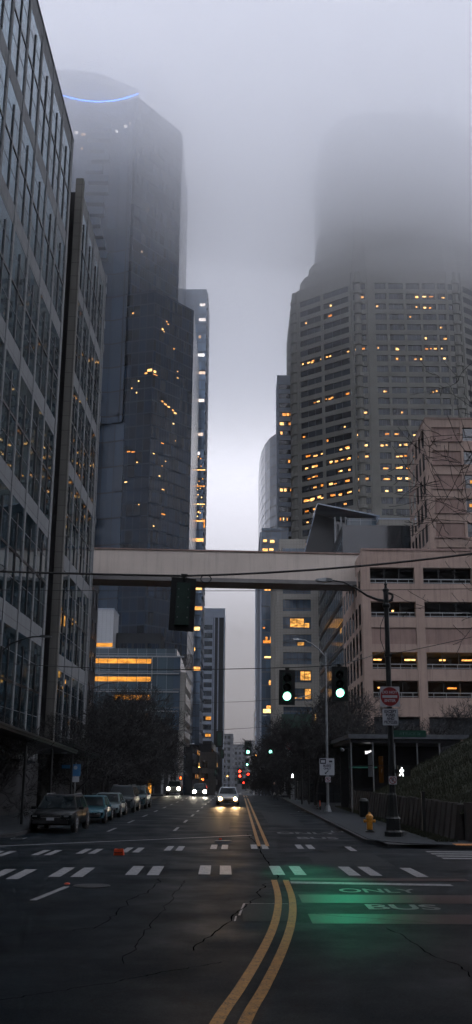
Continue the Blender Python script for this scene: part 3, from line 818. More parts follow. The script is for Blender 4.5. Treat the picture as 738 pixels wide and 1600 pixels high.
# --- beige block beside the street, beyond the bridge
t = thing('office_building', (13,225,0), 'beige tiled office block with lit windows seen below the footbridge', 'building')
mb = MB(); mb.box(8.8,18.2,225.4,262,-3,52.9); mb.build('wall', M['beige'], t)
P, L = panel(8.8, 225.3, 18.4, 225.3)
rows = [(14.8+i*4.08, 17.55+i*4.08) for i in range(10)]
wc = [(1.35,7.85)]
mb = MB(); wall_grid(mb, P, L, -3, 53, wc, [(6.6,9.4),(10.7,13.5)] + rows, .5); mb.build('facade', M['beige'], t)
emit(t, 'window', window_items(P, wc, [(6.6,9.4),(10.7,13.5)] + rows, 4), [M['glass_blue'], M['mullion']])
# rows[0] is the lowest in view
lit(t, P, [(3.9,7.6,15.3,15.9),(6.2,7.6,19.3,21.5),(4.0,5.6,19.3,19.6),(5.3,7.6,23.5,25.5),(1.6,2.4,23.2,23.5),(4.7,6.2,31.4,32.1),(3.,6.2,35.6,37.6),(6.3,7.4,35.5,36.6)], M['amber'], n=.06)
P, L = panel(8.8, 262, 8.8, 225.5); P = (8.8, 262, 0., -1.)
mb = MB(); wall_grid(mb, P, L, -3, 53, [(2+i*3.4, 4.4+i*3.4) for i in range(10)], [(6.6,9.4),(10.7,13.5)] + rows, .3); mb.build('facade', M['beige'], t)
emit(t, 'side_window', window_items(P, [(2+i*3.4, 4.4+i*3.4) for i in range(10)], rows, 1), [M['glass_dark'], M['mullion']], 90)
mb = MB(); mb.box(9.6,15.9,229,250,53,57.4); mb.build('penthouse', M['beige'], t)
mb = MB(); mb.box(10.2,15.4,228.9,229.0,53.2,55.1); mb.build('penthouse_window', M['glass_dark'], t)

# --- glass block next to it with the raked dark canopy wall
t = thing('glass_building', (22,190,0), 'blue glass block with a steep dark raked roof wing above the footbridge', 'building')
mb = MB(); mb.box(18.6,40,172,224.8,-2,46.4); mb.build('wall', M['glass_dark'], t)
P = (18.6, 224.8, 0., -1.)
its = []
for i in range(14):
    for k in range(11):
        def fn(mb, i=i, k=k): mb.slot(0); mb.pbox(P, 1+i*3.72, 4.5+i*3.72, .01, .05, 1.2+k*4.08, 3.9+k*4.08); mb.slot(1); mb.pbox(P, 2.7+i*3.72, 2.8+i*3.72, .05, .12, 1.2+k*4.08, 3.9+k*4.08)
        its.append((pt(P, 2+i*3.72, 0, 2+k*4.08), 9, fn))
emit(t, 'window', its, [M['glass_low'], M['mullion']], 98)
mb = MB()
for k in range(11): mb.pbox(P, 0, 52, 0, .25, -.1+k*4.08, .5+k*4.08)
mb.build('floor_band', M['mullion'], t)
lit(t, P, [(47.6,51,15.2,16.3),(38,41.3,19.2,20.6),(46.,48.,27.6,28.4)], M['amber'], n=.07)
mb = MB(); mb.add([(13.1,195,45.6),(15.6,195,54.6),(19.6,195,53.6),(19.1,195,45.6),(13.1,212,45.6),(15.6,212,54.6),(19.6,212,53.6),(19.1,212,45.6)],
   [(0,3,2,1),(4,5,6,7),(0,1,5,4),(1,2,6,5),(2,3,7,6),(3,0,4,7)]); mb.build('raked_wing', M['black'], t)
mb = MB(); mb.tube([(13.0,194.9,45.6),(15.5,194.9,54.7)], .13, 6); mb.add([(15.4,187,54.5),(27.7,187,52.0),(28.2,200,52.6),(15.4,200,55.2),(15.4,187,54.75),(27.7,187,52.25),(28.2,200,52.85),(15.4,200,55.45)],
   [(0,3,2,1),(4,5,6,7),(0,1,5,4),(1,2,6,5),(2,3,7,6),(3,0,4,7)]); mb.build('roof', M['glass_pale'], t)
mb = MB(); mb.box(21.3,27.,188,199,46.4,51.9); mb.build('glass_box', M['glass_low'], t)
mb = MB(); mb.box(19.2,21.2,192,199,46.4,52.5); mb.build('stair_box', M['glass_dark'], t)
for x_ in (19.0, 20.2, 21.1): mb = MB(); mb.tube([(x_,189,46.4),(x_,189,52.4)], .16, 8); mb.build('column', M['galv'], t)
t = thing('office_building', (30,185,0), 'plain beige block with one dark window right of the blue glass box', 'building')
mb = MB(); mb.box(27.2,46,185,205,-2,50.9); mb.build('wall', M['beige'], t)
mb = MB(); mb.slot(0); mb.box(30.,33.6,184.9,185.0,46.2,48.3); mb.slot(1); mb.box(31.7,31.8,184.8,184.9,46.2,48.3); mb.build('window', [M['glass_blue'], M['mullion']], t)
mb = MB(); mb.box(27.1,46.1,184.9,205,50.9,51.2); mb.build('roof', M['grey_bld'], t)

# --- blue glass slab on the right of the street
t = thing('glass_building', (8.8,292,0), 'narrow dark blue glass tower with amber floors right of the street gap', 'building')
mb = MB(); mb.box(6.75,15,292,330,-5,76.0); mb.build('wall', M['glass_blue'], t)
mb = MB(); mb.box(6.2,6.72,291.8,338,-5,74.6); mb.build('side_fin', M['grey_bld'], t)
P = (6.75, 292, 1., 0.)
def sl(px0, px1, z, h): return (px0, px1, z, z+h)
lit(t, P, [sl(.3,1.9,68.6,.9),sl(2.3,3.6,68.9,.6),sl(.5,1.6,71.6,.7),sl(2.6,3.9,71.3,.9),sl(.6,4.,60.3,1.3),sl(.9,2.9,56.5,.5),sl(.5,3.9,40.6,.9),sl(1.2,1.8,41.4,1.1),sl(2.6,3.2,41.4,1.1),
   sl(.9,4.,36.2,.5),sl(3.2,4.,36.7,1.2),sl(2.2,3.8,28.3,1.3),sl(.5,3.9,20.2,1.1),sl(1.5,3.0,21.4,.9),sl(3.,4.,50.,.4),sl(.4,1.,45.,.4)], M['amber_bright'], n=.06)
t = thing('office_building', (8,410,0), 'far pale slab edge just right of the street gap', 'building')
mb = MB(); mb.box(7.2,24,405,440,-9,84); mb.build('wall', M['grey_bld'], t)
P = (7.2, 440, 0., -1.)
emit(t, 'window', window_items(P, [(2+i*4, 5+i*4) for i in range(8)], [(-3+k*3.9,-.9+k*3.9) for k in range(12)], 1), [M['glass_dark'], M['mullion']], 96)
t = thing('office_building', (10,520,0), 'low tan building far off at the right of the street gap', 'building')
mb = MB(); mb.box(8.6,24,520,560,-9,36); mb.build('wall', M['beige'], t)

# --- curved pale glass tower
t = thing('glass_tower', (12,350,0), 'pale blue glass tower with a curved front fading in the fog', 'building')
poly = [(16,343),(13.4,346),(11.2,351),(9.6,358),(8.4,368),(7.9,380),(7.9,402),(30,402),(30,343)]
mb = MB(); mb.prism([(x,y) for x,y in reversed(poly)], -6, 126); mb.build('wall', M['glass_pale'], t)
# --- grey striped tower
t = thing('office_tower', (17,332,0), 'grey tower with white floor bands beside the brown tower', 'building')
mb = MB(); mb.box(13.3,27,332.4,345,-6,143.2); mb.build('wall', M['grey_bld'], t)
P, L = panel(13.2,332.3,27,332.3)
rows = [(60+i*3.55, 61.9+i*3.55) for i in range(23)]
mb = MB(); wall_grid(mb, P, L, -6, 143.6, [(.7,7.0),(7.4,13.2)], rows, .4); mb.build('facade', M['grey_bld'], t)
emit(t, 'window', window_items(P, [(.7,7.0),(7.4,13.2)], rows, 5), [M['glass_dark'], M['mullion']])
rr = {r_: rows[r_] for r_ in range(23)}
L_ = []
for ri, spans in ((19,[(2,3.2),(3.4,4.4),(4.8,5.6)]),(18,[(1,2.4),(4.2,5.6)]),(11,[(1.,2.),(2.4,3.3),(4.6,5.4)]),(10,[(5.0,6.2)]),(8,[(.9,1.3),(2.,2.3),(3.3,3.6)]),(17,[(1.2,2.)]) ,(14,[(4.,4.6)])):
    for a, b in spans: L_.append((a,b,rows[ri][0]+.5,rows[ri][1]-.4))
lit(t, P, L_, M['amber_bright'], n=.06)

# --- big brown concrete tower
t = thing('office_tower', (50,310,0), 'huge brown concrete tower with dark strip windows rising into the fog on the right', 'building')
def octo(i):
    return [(20.0+i*1.9,313.5+i*.5),(37.2+i*.4,300+i),(42.2,298.8+i),(68.8,298.8+i),(73.8,300+i),(93-i*.4,313.5+i*.5),(95-i*.4,319),(95-i*.4,356-i),(18.4+i*2,356-i),(18.4+i*2,319)]
TOP = 167.5
mb = MB(); mb.prism(octo(0), -4, TOP - .4); mb.build('core', M['dark_bld'], t)
rows = [(7.0+i*3.75, 9.15+i*3.75) for i in range(42)]
pan = [((20.0,313.5),(37.2,300), [(.9,9.6),(10.6,20.8)]),
       ((37.2,300),(42.2,298.8), [(.5,2.2),(2.7,4.6)]),
       ((42.2,298.8),(68.8,298.8), [(2.6,6.3),(7.2,12.1),(13.0,17.6),(18.4,22.9),(23.6,26.2)]),
       ((68.8,298.8),(73.8,300), [(.5,2.2),(2.7,4.6)]),
       ((73.8,300),(91,313.5), [(.9,9.6),(10.6,20.8)]),
       ((18.4,319),(20.0,313.5), [(.7,2.4),(3.1,4.9)]),
       ((18.4,356),(18.4,319), [(1,8),(9,17),(18,26),(27,36)])]
mb = MB(); its = []
allP = []
for (a, b, cols) in pan:
    P, L = panel(a[0],a[1],b[0],b[1]); cols = [(c0, min(c1, L-.25)) for c0, c1 in cols]
    wall_grid(mb, P, L, -4, TOP, cols, rows, .45); allP.append(P)
    its += window_items(P, cols, rows, 3)
mb.build('facade', M['tower_concrete'], t)
emit(t, 'window', its, [M['glass_r2'], M['grey_mull']], 97)
# bowed corner bays
for (cx, cy) in ((39.6,299.1),(71.3,299.1),(19.0,316.2)):
    for k in range(0, 42):
        pass
for (cx, cy, r_) in ((39.2,299.9,1.5),(72.,299.9,1.5),(19.3,315.6,1.7)):
    mb = MB(); pr_ = [(r_-.3,0)]
    for z0, z1 in rows: pr_ += [(r_-.3,z1+.1),(r_+.25,z1+.3),(r_+.25,z1+1.3),(r_-.3,z1+1.5)]
    mb.lathe(pr_+[(r_-.3,TOP)], (cx,cy,0), 12); mb.build('corner_bay', M['tower_concrete'], t)
if 0: pass
for k, (i, z1) in enumerate(((1.4,173.5),(3.0,179.),(4.6,191.),(5.4,234.))):
    mb = MB(); mb.prism(octo(i), [TOP-1,172,178,190][k], z1); mb.build('upper_tier', M['tower_concrete'], t)
rg = random.Random(21)
def rz(k): return rows[k]
L0 = {36:[], 33:[(13.2,14.)], 32:[(3.,3.6),(12.5,14)], 28:[(1.5,2.1),(3.6,4.4),(5.2,6.),(9.,9.5),(11.2,12.2),(19.6,20.4)], 23:[], 20:[(11,11.6)],
      19:[(2.6,4.4),(5.6,7.2),(8.6,9.4),(18.,19.6)], 18:[(5,6),(6.5,7.),(14,15.2),(18.6,20.)], 17:[(3.2,4.4),(6,7.2)], 16:[(5.4,6.8),(8.4,9.4),(11.6,13.),(17.8,19.4)],
      15:[(1.6,3.4),(4.2,5.8),(7,8.4),(12.2,14.)], 14:[(2,3.4),(5.2,6.)], 12:[(15.8,18.6),(12.4,14.6),(19,20.4)], 11:[(1.8,3.),(4.,6.8),(8.,9.2),(11,12)], 10:[(17,17.8)]}
S0 = []
for k, sp in L0.items():
    k = min(41, k+7)
    for a, b in sp: z0 = rz(k)[0]+rg.uniform(.5,1.0); S0.append((a,b,z0,z0+rg.uniform(.4,.75)))
for _ in range(46): k = rg.choice((20,21,22,22,23,24,25,25,26,28,31,35,35)); a = rg.uniform(1.2,19.5); a = a if not 8.8 < a < 10.7 else 12.; z0 = rz(k)[0]+rg.uniform(.4,1.); S0.append((a,a+rg.uniform(.5,1.3),z0,z0+rg.uniform(.3,.6)))
lit(t, allP[0], S0, M['amber_bright'], n=.06)
L2_ = {33:[(16.2,17.2),(18.6,20.),(20.8,22.2),(25.,26.)], 32:[(20.6,21.4)], 31:[(14,14.6)], 30:[(24.,24.7)], 29:[(18.8,19.4),(25,26)], 28:[(3,3.4)], 27:[(8.8,9.6),(15.,15.8),(16.9,17.5),(24.6,25.3)],
       24:[(4.5,5.)], 22:[(10,10.6)], 20:[(4.6,5.8),(7.6,9.),(13.6,14.6)], 19:[(3.,4.),(10.4,11.6),(14,15.)], 18:[(10.3,11.3),(13.4,14.8),(18.6,19.8),(24,25)],
       17:[(3.6,5.2),(7.6,9.6),(11,12),(14.6,16.6)], 16:[(3.6,5.6),(8,9.4),(10.6,12),(18.8,20.)], 15:[(8.,9.4),(15.4,16.4),(4,5)], 12:[(5,6.2),(7.8,8.6)], 11:[(3.6,4.6),(9.4,10.6)]}
S2 = []
for k, sp in L2_.items():
    k = min(41, k+7)
    for a, b in sp: z0 = rz(k)[0]+rg.uniform(.4,1.0); S2.append((a,b,z0,z0+rg.uniform(.35,.7)))
for _ in range(30): k = rg.choice((22,24,25,25,26,31,34,35,39)); a = rg.choice((3,4.6,7.8,9,10.6,13.4,14.8,16.2,18.8,20.4,21.6,24.)); z0 = rz(k)[0]+rg.uniform(.4,1.); S2.append((a,a+rg.uniform(.5,1.2),z0,z0+rg.uniform(.3,.6)))
lit(t, allP[2], S2, M['amber_bright'], n=.06)
S1 = []
for k, a in ((28,.8),(28,3.),(33,3.1),(20,.7),(19,3.),(18,.8),(18,3.1),(16,.6),(16,2.9),(12,.7),(12,3.2),(22,3.1),(15,.8),(31,1.)):
    k = min(41,k+7); S1.append((a,a+1.,rz(k)[0]+.7,rz(k)[0]+1.3))
lit(t, allP[1], S1, M['amber_bright'], n=.06)

# --- giant black tower, left
t = thing('office_tower', (-38,280,0), 'giant black glass tower with a blue light line rising into the fog', 'building')
arc_pts = [(-100,259),(-86,262.5),(-66,265),(-57,263.5)]
crv = [(-57 + 24*i/10., 264.2 + 3.4*(1-((i-5)/5.)**2)) for i in range(11)]
body = [(-100,320),(-100,262)] + crv + [(-20,282),(-20,320)]
TZ = 209.0
mb = MB(); mb.prism(body, 100, TZ); mb.build('shaft', M['glass_black'], t)
base = [(-100,320),(-100,262)] + crv[:-1] + [(-33.2,264.4),(-33.2,320)]
mb = MB(); mb.prism(base, -4, 100.02); mb.build('shaft', M['glass_slate'], t)
# the slate bay on the left of the shaft, with stepped panels
slate = [(-66,266),(-66,263.4)] + [(x,y-.5) for x,y in crv[:-1]] + [(-33.9,263.8),(-33.9,266.0)]
mb = MB(); mb.prism(slate, 100.1, 200); mb.build('slate_bay', M['glass_slate'], t)
rg = random.Random(4)
mb = MB()
for k in range(52):
    z = 6 + k*3.75; x1 = -41.5 + rg.choice((-1.6,-.6,.4,1.2)); x0 = -47.5 + rg.choice((-1,0,.8))
    mb.box(x0, x1, 264.0+.2*(k%2), 266.9, z, z+2.3)
mb.build('stepped_panels', M['glass_slate'], t)
# lower shoulder nearer the street
low = [(-33.1,320),(-33.1,264.3),(-25.3,262.0),(-14.55,275.),(-14.55,320)]
mb = MB(); mb.prism(low, -4, 140.6); mb.build('shoulder', M['glass_black'], t)
# upper tier lost in the fog
mb = MB(); mb.prism([(-95,316),(-95,279),(-50,281),(-36,290),(-36,316)], TZ, 232); mb.build('upper_tier', M['glass_black'], t)
mb = MB(); mb.tube([(x, y-.4, TZ+.1+(x+57)*.03) for x, y in crv], .13, 6); mb.build('light_line', M['blue_on'], t)
Sp = []
for i in range(7):
    P = (crv[i+1][0], crv[i+1][1], 1., 0.)
for (x0, x1, z) in ((-52.6,-51.4,196.),(-50.6,-49.2,196.),(-48.6,-47.,196.),(-46.2,-44.6,196.),(-43.8,-43.2,196.),(-39.9,-39.1,197.2),(-37.2,-36.2,198.4),(-35.6,-34.8,199.3),(-50.4,-49.8,191.),(-49.,-48.6,190.8)):
    i = min(9, max(0, int((x0+57)/2.4))); yy = crv[i][1]
    yy = min(crv[i][1], crv[i+1][1]) - .75
    mb = MB(); mb.box(x0, x1, yy, yy+.6, z, z+.7); mb.build('lit_window', M['warm'], t)
Pq, Lq = panel(-33,264.4,-20,282)
lit(t, Pq, [(1.5,2.0,199.6,200.),(2.8,3.3,197.9,198.3),(4.2,4.6,197,197.4),(8.6,9.,194,194.4),(9.6,10.,193.2,193.6),(4.,4.5,156.2,156.8),(6.2,6.6,172,172.3)], M['warm'], n=.1)
Pr, Lr = panel(-33.1,264.3,-25.3,262.0)
Pt, Lt = panel(-25.3,262.0,-14.55,275.)
lit(t, Pr, [(3.6,4.0,112,112.4),(6.4,7.8,114.9,115.6),(5.6,6.4,114.2,114.6),(1.6,1.9,110,110.4),(3.1,3.4,108.5,108.9),(1.,2.,90.8,91.1),(2.4,3.4,90.6,90.9),(4.,4.4,87.4,87.7),(.6,1.4,81.8,82.1),(5,5.3,75,75.3),(1.,1.5,140.-6.2,134.2)], M['amber_bright'], n=.08)
lit(t, Pt, [(4.8,5.3,132.2,132.5),(5.4,5.9,131.6,131.9),(3.1,3.7,129,129.5),(3.9,4.2,128.6,128.8),(8.2,8.6,124.6,125),(.3,1.2,114.6,115.2),(.2,1.8,113.9,114.1),
     (3.8,4.5,106.6,107.),(5,5.9,106.1,106.5),(6.3,7.4,105.7,106.1),(8.3,9,105.2,105.6),(9.1,10.2,104.6,105.),(8.8,9.3,101.2,101.5),(4.2,5.2,94.,94.3),(1,1.5,90,90.3),(6,6.4,89,89.2),
     (4.6,5.,87.2,87.5),(3.6,4.2,84.,84.3),(5.0,6.0,80.4,80.6),(10,10.4,118.,118.2),(10.,10.6,116.,116.2),(5,6.6,73.2,73.5),(1.9,2.4,69,69.3),(9.9,10.2,96.2,96.5),(2.2,2.9,60,60.2),(7,7.5,57,57.3)], M['amber_bright'], n=.08)
mb = MB(); mb.box(-44,-29,251,264,-4,31.5); mb.build('podium', M['dark_bld'], t)

# --- pale glass tower with slanted lit floors, between the black tower and the street
t = thing('glass_tower', (-16,331,0), 'slim blue glass tower with bright lit floors at the left of the street gap', 'building')
mb = MB(); mb.box(-24,-12.9,332,352,12,178); mb.build('wall', M['glass_sky'], t)
mb = MB(); mb.box(-24,-13,333,352,-6,12); mb.build('base', M['dark_bld'], t)
mb = MB()
for k in range(44):
    z = 13 + k*3.75
    mb.add([(-12.9,332,z),(-12.4,332,z),(-12.4,352,z),(-12.9,352,z),(-12.9,332,z+2.6),(-12.4,332,z+2.6),(-12.4,352,z+2.6),(-12.9,352,z+2.6)],
       [(0,3,2,1),(4,5,6,7),(0,1,5,4),(1,2,6,5),(2,3,7,6),(3,0,4,7)])
mb.build('white_fins', M['grey_bld'], t)
P = (-24, 332, 1., 0.); S_ = []
for z, a, b in ((171,8.6,10.6),(165.,8.4,10.8),(158,8.4,9.2),(150.8,8.,10.6),(143.8,8.,11.),(133.,8.,10.8),(120.,9.,10.6),(112.8,8.,9.6)): S_.append((a,b,z,z+1.1))
S2_ = []
for z, a, b in ((61,8.,11.2),(54.,8.,11.4),(47,8,10.6),(40,8.,9.2),(33.5,8,11.),(78,8,11.4),(71.,8.,11.2),(64.5,8.,11.)): S2_.append((a,b,z+3.,z+4.2))
S3_ = [(8.+rg.uniform(0,3),0,100+rg.uniform(-14,12),0) for _ in range(26)]
S3_ = [(a,a+.35,z,z+.35) for a,_,z,_ in S3_] + [(8.,11.6,107.,107.35),(8.,11.6,101,101.35),(9,11.7,94.4,94.7),(8,11.7,88.2,88.7),(11.4,11.8,86,89)]
lit(t, P, S_ , M['warm'], n=.08); lit(t, P, S2_ + S3_, M['amber_bright'], n=.08)

# --- white striped tower down the street
t = thing('office_tower', (-11,450,-8), 'pale capped tower with white vertical stripes down the street', 'building')
mb = MB(); mb.box(-17,-6.6,450.5,480,-9,73); mb.build('wall', M['dark_bld'], t)
mb = MB(); mb.box(-17.1,-6.5,450,480,73,77.3); mb.build('cap', M['grey_bld'], t)
for x_ in (-11.6,-9.7,-7.0): mb = MB(); mb.box(x_,x_+.55,449.9,450.6,-9,73.0); mb.build('stripe', M['grey_bld'], t)
P, L = panel(-17,450.4,-11.8,450.4); rows = [(-4+i*3.75,-1.7+i*3.75) for i in range(20)]
mb = MB(); wall_grid(mb, P, L, -9, 73, [(.5,L-.4)], rows, .3); mb.build('facade', M['grey_bld'], t)
emit(t, 'window', window_items(P, [(.5,L-.4)], rows, 4), [M['glass_dark'], M['mullion']])
lit(t, P, [(2.3,4.6,26.6,28.0),(2.2,4.6,19.2,20.4),(2.,3.,8.2,9.2),(3.4,4.6,8.6,9.2),(2.,3.,4.,4.6),(1.8,2.6,2.6,3.4)], M['amber_strip'], n=.08)
P = (-6.6, 480, 0., 1.)

# --- low glass block, left
t = thing('glass_building', (-20,215,-2.4), 'low blue glass block with amber lit strips behind the left trees', 'building')
mb = MB(); mb.box(-50,-14.2,215,238,11.8,27.6); mb.build('wall', M['glass_low'], t)
mb = MB(); mb.box(-50,-11.9,214.9,215.0,27.3,27.6); 
for z in (23.6,19.7,15.6): mb.box(-50,-13.,214.75,215.0,z,z+.22)
mb.build('floor_band', M['galv'], t)
mb = MB(); mb.box(-50,-13.6,215.3,238,27.6,29.2); mb.build('parapet', M['glass_low'], t)
mb = MB(); mb.box(-14.2,-12.7,215.2,238,11.8,27.4); mb.build('corner_bay', M['glass_blue'], t)
mb = MB(); mb.box(-12.75,-11.7,216,217.1,-3,24.2); mb.box(-13,-11.7,217.1,242,9,24.2); mb.build('side_wall', M['beige'], t)
P = (-11.7, 242, 0., -1.); P = (-11.7, 217.2, 0., 1.)
for k in range(4):
    for j in range(5): mb = MB(); mb.box(-11.72,-11.62,218.5+j*4.6,221.5+j*4.6,10.5+k*3.6,12.6+k*3.6); mb.build('side_window', M['glass_dark'], t)
mb = MB(); mb.box(-50,-12.6,218,240,9.2,11.8); mb.build('soffit', M['dark_bld'], t)
mb = MB(); mb.box(-50,-15,228,240,-3,9.2); mb.build('base_wall', M['dark_bld'], t)
for x_ in (-31,-27.2,-23.5,-19.8,-16.1,-14.6,-12.9): mb = MB(); mb.tube([(x_,216.5,-3),(x_,216.5,9.2)], .28, 8); mb.build('column', M['galv'], t)
P = (-50, 214.98, 1., 0.)
S_ = []
for z, a, b in ((25.9,17.2,30.9),(22.0,15.2,30.9),(18.1,22.9,30.8),(14.1,23.8,27.3),(14.1,29.2,30.8)):
    x = a
    while x < b: S_.append((x+.05,min(x+2.05,b),z,z+1.0)); x += 2.1
lit(t, P, S_, M['amber_strip'], n=.04)
mb = MB(); mb.box(-50+31.1-.1,-50+31.1+.1,214.8,215,11.8,27.3); mb.build('mullion', M['galv'], t)
mb = MB()
for k in range(7): mb.add([(-12.7+k*.38,216,28.1-k*.0),(-12.5+k*.38,216,28.1),(-11.5+k*.28,216,24.6),(-11.7+k*.28,216,24.6),(-12.7+k*.38,216.6,28.1),(-12.5+k*.38,216.6,28.1),(-11.5+k*.28,216.6,24.6),(-11.7+k*.28,216.6,24.6)],
    [(0,1,2,3),(7,6,5,4),(0,4,5,1),(1,5,6,2),(2,6,7,3),(3,7,4,0)])
for z in (27.9,27.,26.1,25.3,24.7): mb.box(-12.6,-10.0,216.6,216.7,z,z+.12)
mb.build('sunshade', M['mullion'], t)
mb = MB(); mb.box(-21.4,-20.9,227.9,228,-1,8); mb.box(-20.6,-19.4,227.9,228,-2.4,3); mb.build('lit_window', M['amber_strip'], t)
t = thing('plant_building', (-33,235,0), 'small white louvred rooftop block left of the black tower', 'building')
mb = MB(); mb.box(-44,-30.3,235,245,-4,41); mb.build('wall', M['white_louvre'], t)
mb = MB(); mb.box(-44,-30.3,234.95,235,32.0,32.9); mb.build('light_strip', M['amber_strip'], t)
mb = MB(); mb.box(-44.1,-30.2,234.9,245.1,41,41.3); mb.build('coping', M['grey_bld'], t)
t = thing('office_building', (-22,236,0), 'low dark block just above the lit glass block on the left', 'building')
mb = MB(); mb.box(-30.1,-19.,240,251,-4,36); mb.build('wall', M['dark_bld'], t)
emit(t, 'window', window_items((-30.1,240,1.,0.), [(1+i*3.4,3.8+i*3.4) for i in range(3)], [(31,33.5)], 3), [M['glass_black'], M['mullion']])

# --- unseen blocks added round the camera to cut skylight; also mirrored in the glass
for nm_, bx_, lb_ in (('office_building',(-50,-14.,-80,23,0,52),'unseen stone block on the near left corner, added to shade the road'),
                      ('office_building',(12.5,50,-80,26,0,46),'unseen brick block on the near right corner, added to shade the road'),
                      ('office_building',(-14,12.5,-110,-85,0,60),'unseen block far behind the camera, added to close off the skylight')):
    t = thing(nm_, (bx_[0],bx_[2],0), lb_, 'building')
    mb = MB(); mb.box(*bx_[:4], 0, bx_[5]); mb.build('wall', M['brown_stone'] if bx_[0] > 0 else M['stone'], t)
    mb = MB(); mb.box(bx_[0]-.3,bx_[1]+.3,bx_[2]-.3,bx_[3]+.3,bx_[5],bx_[5]+.6); mb.build('cornice', M['stone'], t)
    Pn = (bx_[1],bx_[2],0.,1.) if bx_[0] < -20 else ((bx_[0],bx_[3],0.,-1.) if bx_[0] > 0 else (bx_[1],bx_[3],-1.,0.))
    Ln = bx_[3]-bx_[2] if abs(bx_[0]) != 14 or bx_[2] != -110 else bx_[1]-bx_[0]
    emit(t, 'window', window_items(Pn, [(1+i*3.2,3.2+i*3.2) for i in range(int((Ln-2)/3.2))], [(3+k*3.8,5.4+k*3.8) for k in range(11)], 2), [M['glass_dark'], M['mullion']], 40)
# --- dark street-level blocks
def plain_block(loc, x0, x1, y0, y1, z0, z1, mat, label, side=1, wz=3.6, seed=1, lit_n=0, wmat='glass_dark', name='office_building'):
    t = thing(name, loc, label, 'building')
    mb = MB(); mb.box(x0,x1,y0,y1,z0,z1); mb.build('wall', mat, t)
    mb = MB(); mb.box(x0-.15,x1+.15,y0-.15,y1+.15,z1,z1+.35); mb.build('cornice', mat, t)
    rows = []; z = z0 + 4.6
    while z + 2 < z1: rows.append((z,z+1.9)); z += wz
    P1, L1_ = (x0,y0,1.,0.), x1-x0
    c1 = [(1+i*2.8, 2.7+i*2.8) for i in range(int((L1_-1)/2.8))]
    P2 = (x0,y1,0.,-1.) if side > 0 else (x1,y0,0.,1.)
    c2 = [(1+i*3., 2.9+i*3.) for i in range(int((y1-y0-1)/3.))]
    emit(t, 'window', window_items(P1,c1,rows,2) , [M[wmat], M['mullion']], 60)
    emit(t, 'side_window', window_items(P2,c2,rows,2), [M[wmat], M['mullion']], 60)
    rg = random.Random(seed); S_ = []
    for _ in range(lit_n):
        c = rg.choice(c2 if len(c2) > 2 else c1); r_ = rg.choice(rows); S_.append((c[0]+.2,c[0]+1.2,r_[0]+.3,r_[1]-.4))
    if S_: lit(t, P2 if len(c2) > 2 else P1, S_, M['amber_bright'], n=.06)
    return t
plain_block((-24,150,-1), -44,-15.5,140,175,-3,8.6, M['dark_bld'], 'low dark block behind the left trees before the lit glass block', -1, lit_n=2, seed=2)
plain_block((-18,285,-6), -30,-12.6,280,330,-7,10.5, M['dark_bld'], 'dark street-level block at the foot of the slim blue tower', -1, lit_n=8, seed=3)
plain_block((-10,318,-6), -12.2,-6.9,318,345,-7,9.2, M['brown_stone'], 'small brown building low at the left of the street gap', -1, lit_n=2, seed=5)
plain_block((-11,380,-7), -30,-9.6,360,440,-9,14, M['dark_bld'], 'dark row of shops before the white striped tower', -1, lit_n=10, seed=6)
plain_block((14,140,0), 11.5,40,136,168,-2,12., M['dark_bld'], 'low dark block behind the right street trees', 1, lit_n=3, seed=7)
plain_block((12,175,0), 10.,17.8,184,222,-3,13., M['dark_bld'], 'narrow dark block at the foot of the beige office block', 1, lit_n=3, seed=8)
plain_block((12,350,0), 7.,18.,346,400,-9,8., M['dark_bld'], 'dark low shops on the right far down the street', 1, lit_n=8, seed=9)
# far end of the street
plain_block((-6,620,-9), -16,-3.2,620,680,-9,27, M['far_bld'], 'hazy grey block at the far end of the street left of its axis', -1, lit_n=2, seed=11)
plain_block((0,730,-9), -9,6.2,730,760,-9,24, M['far_bld'], 'hazy pale block closing the far end of the street', 1, lit_n=3, seed=12, wmat='glass_dark')
plain_block((0,640,-9), -3.,1.6,640,660,-9,7.4, M['far_bld'], 'small hazy beige house low at the far end of the street', 1, lit_n=0, seed=13)
plain_block((10,640,-9), 9,30,640,700,-9,24, M['far_bld'], 'hazy tan block behind the distant right trees', 1, lit_n=2, seed=14)
plain_block((-30,700,-9), -60,-18,700,760,-9,44, M['far_bld'], 'hazy tower block far off behind the white striped tower', -1, lit_n=0, seed=15)
t = thing('scaffold', (-4,330,-6), 'white framed stack of balconies low in the street gap', 'scaffold')
mb = MB()
for z in (-5,-2.6,-.2,2.2,4.6): mb.box(-5.2,-3.4,330,331.6,z,z+.25)
mb.build('deck', M['grey_bld'], t)
for x_ in (-5.2,-3.6):
    mb = MB(); mb.box(x_,x_+.2,330,330.2,-6,5); mb.build('post', M['grey_bld'], t)
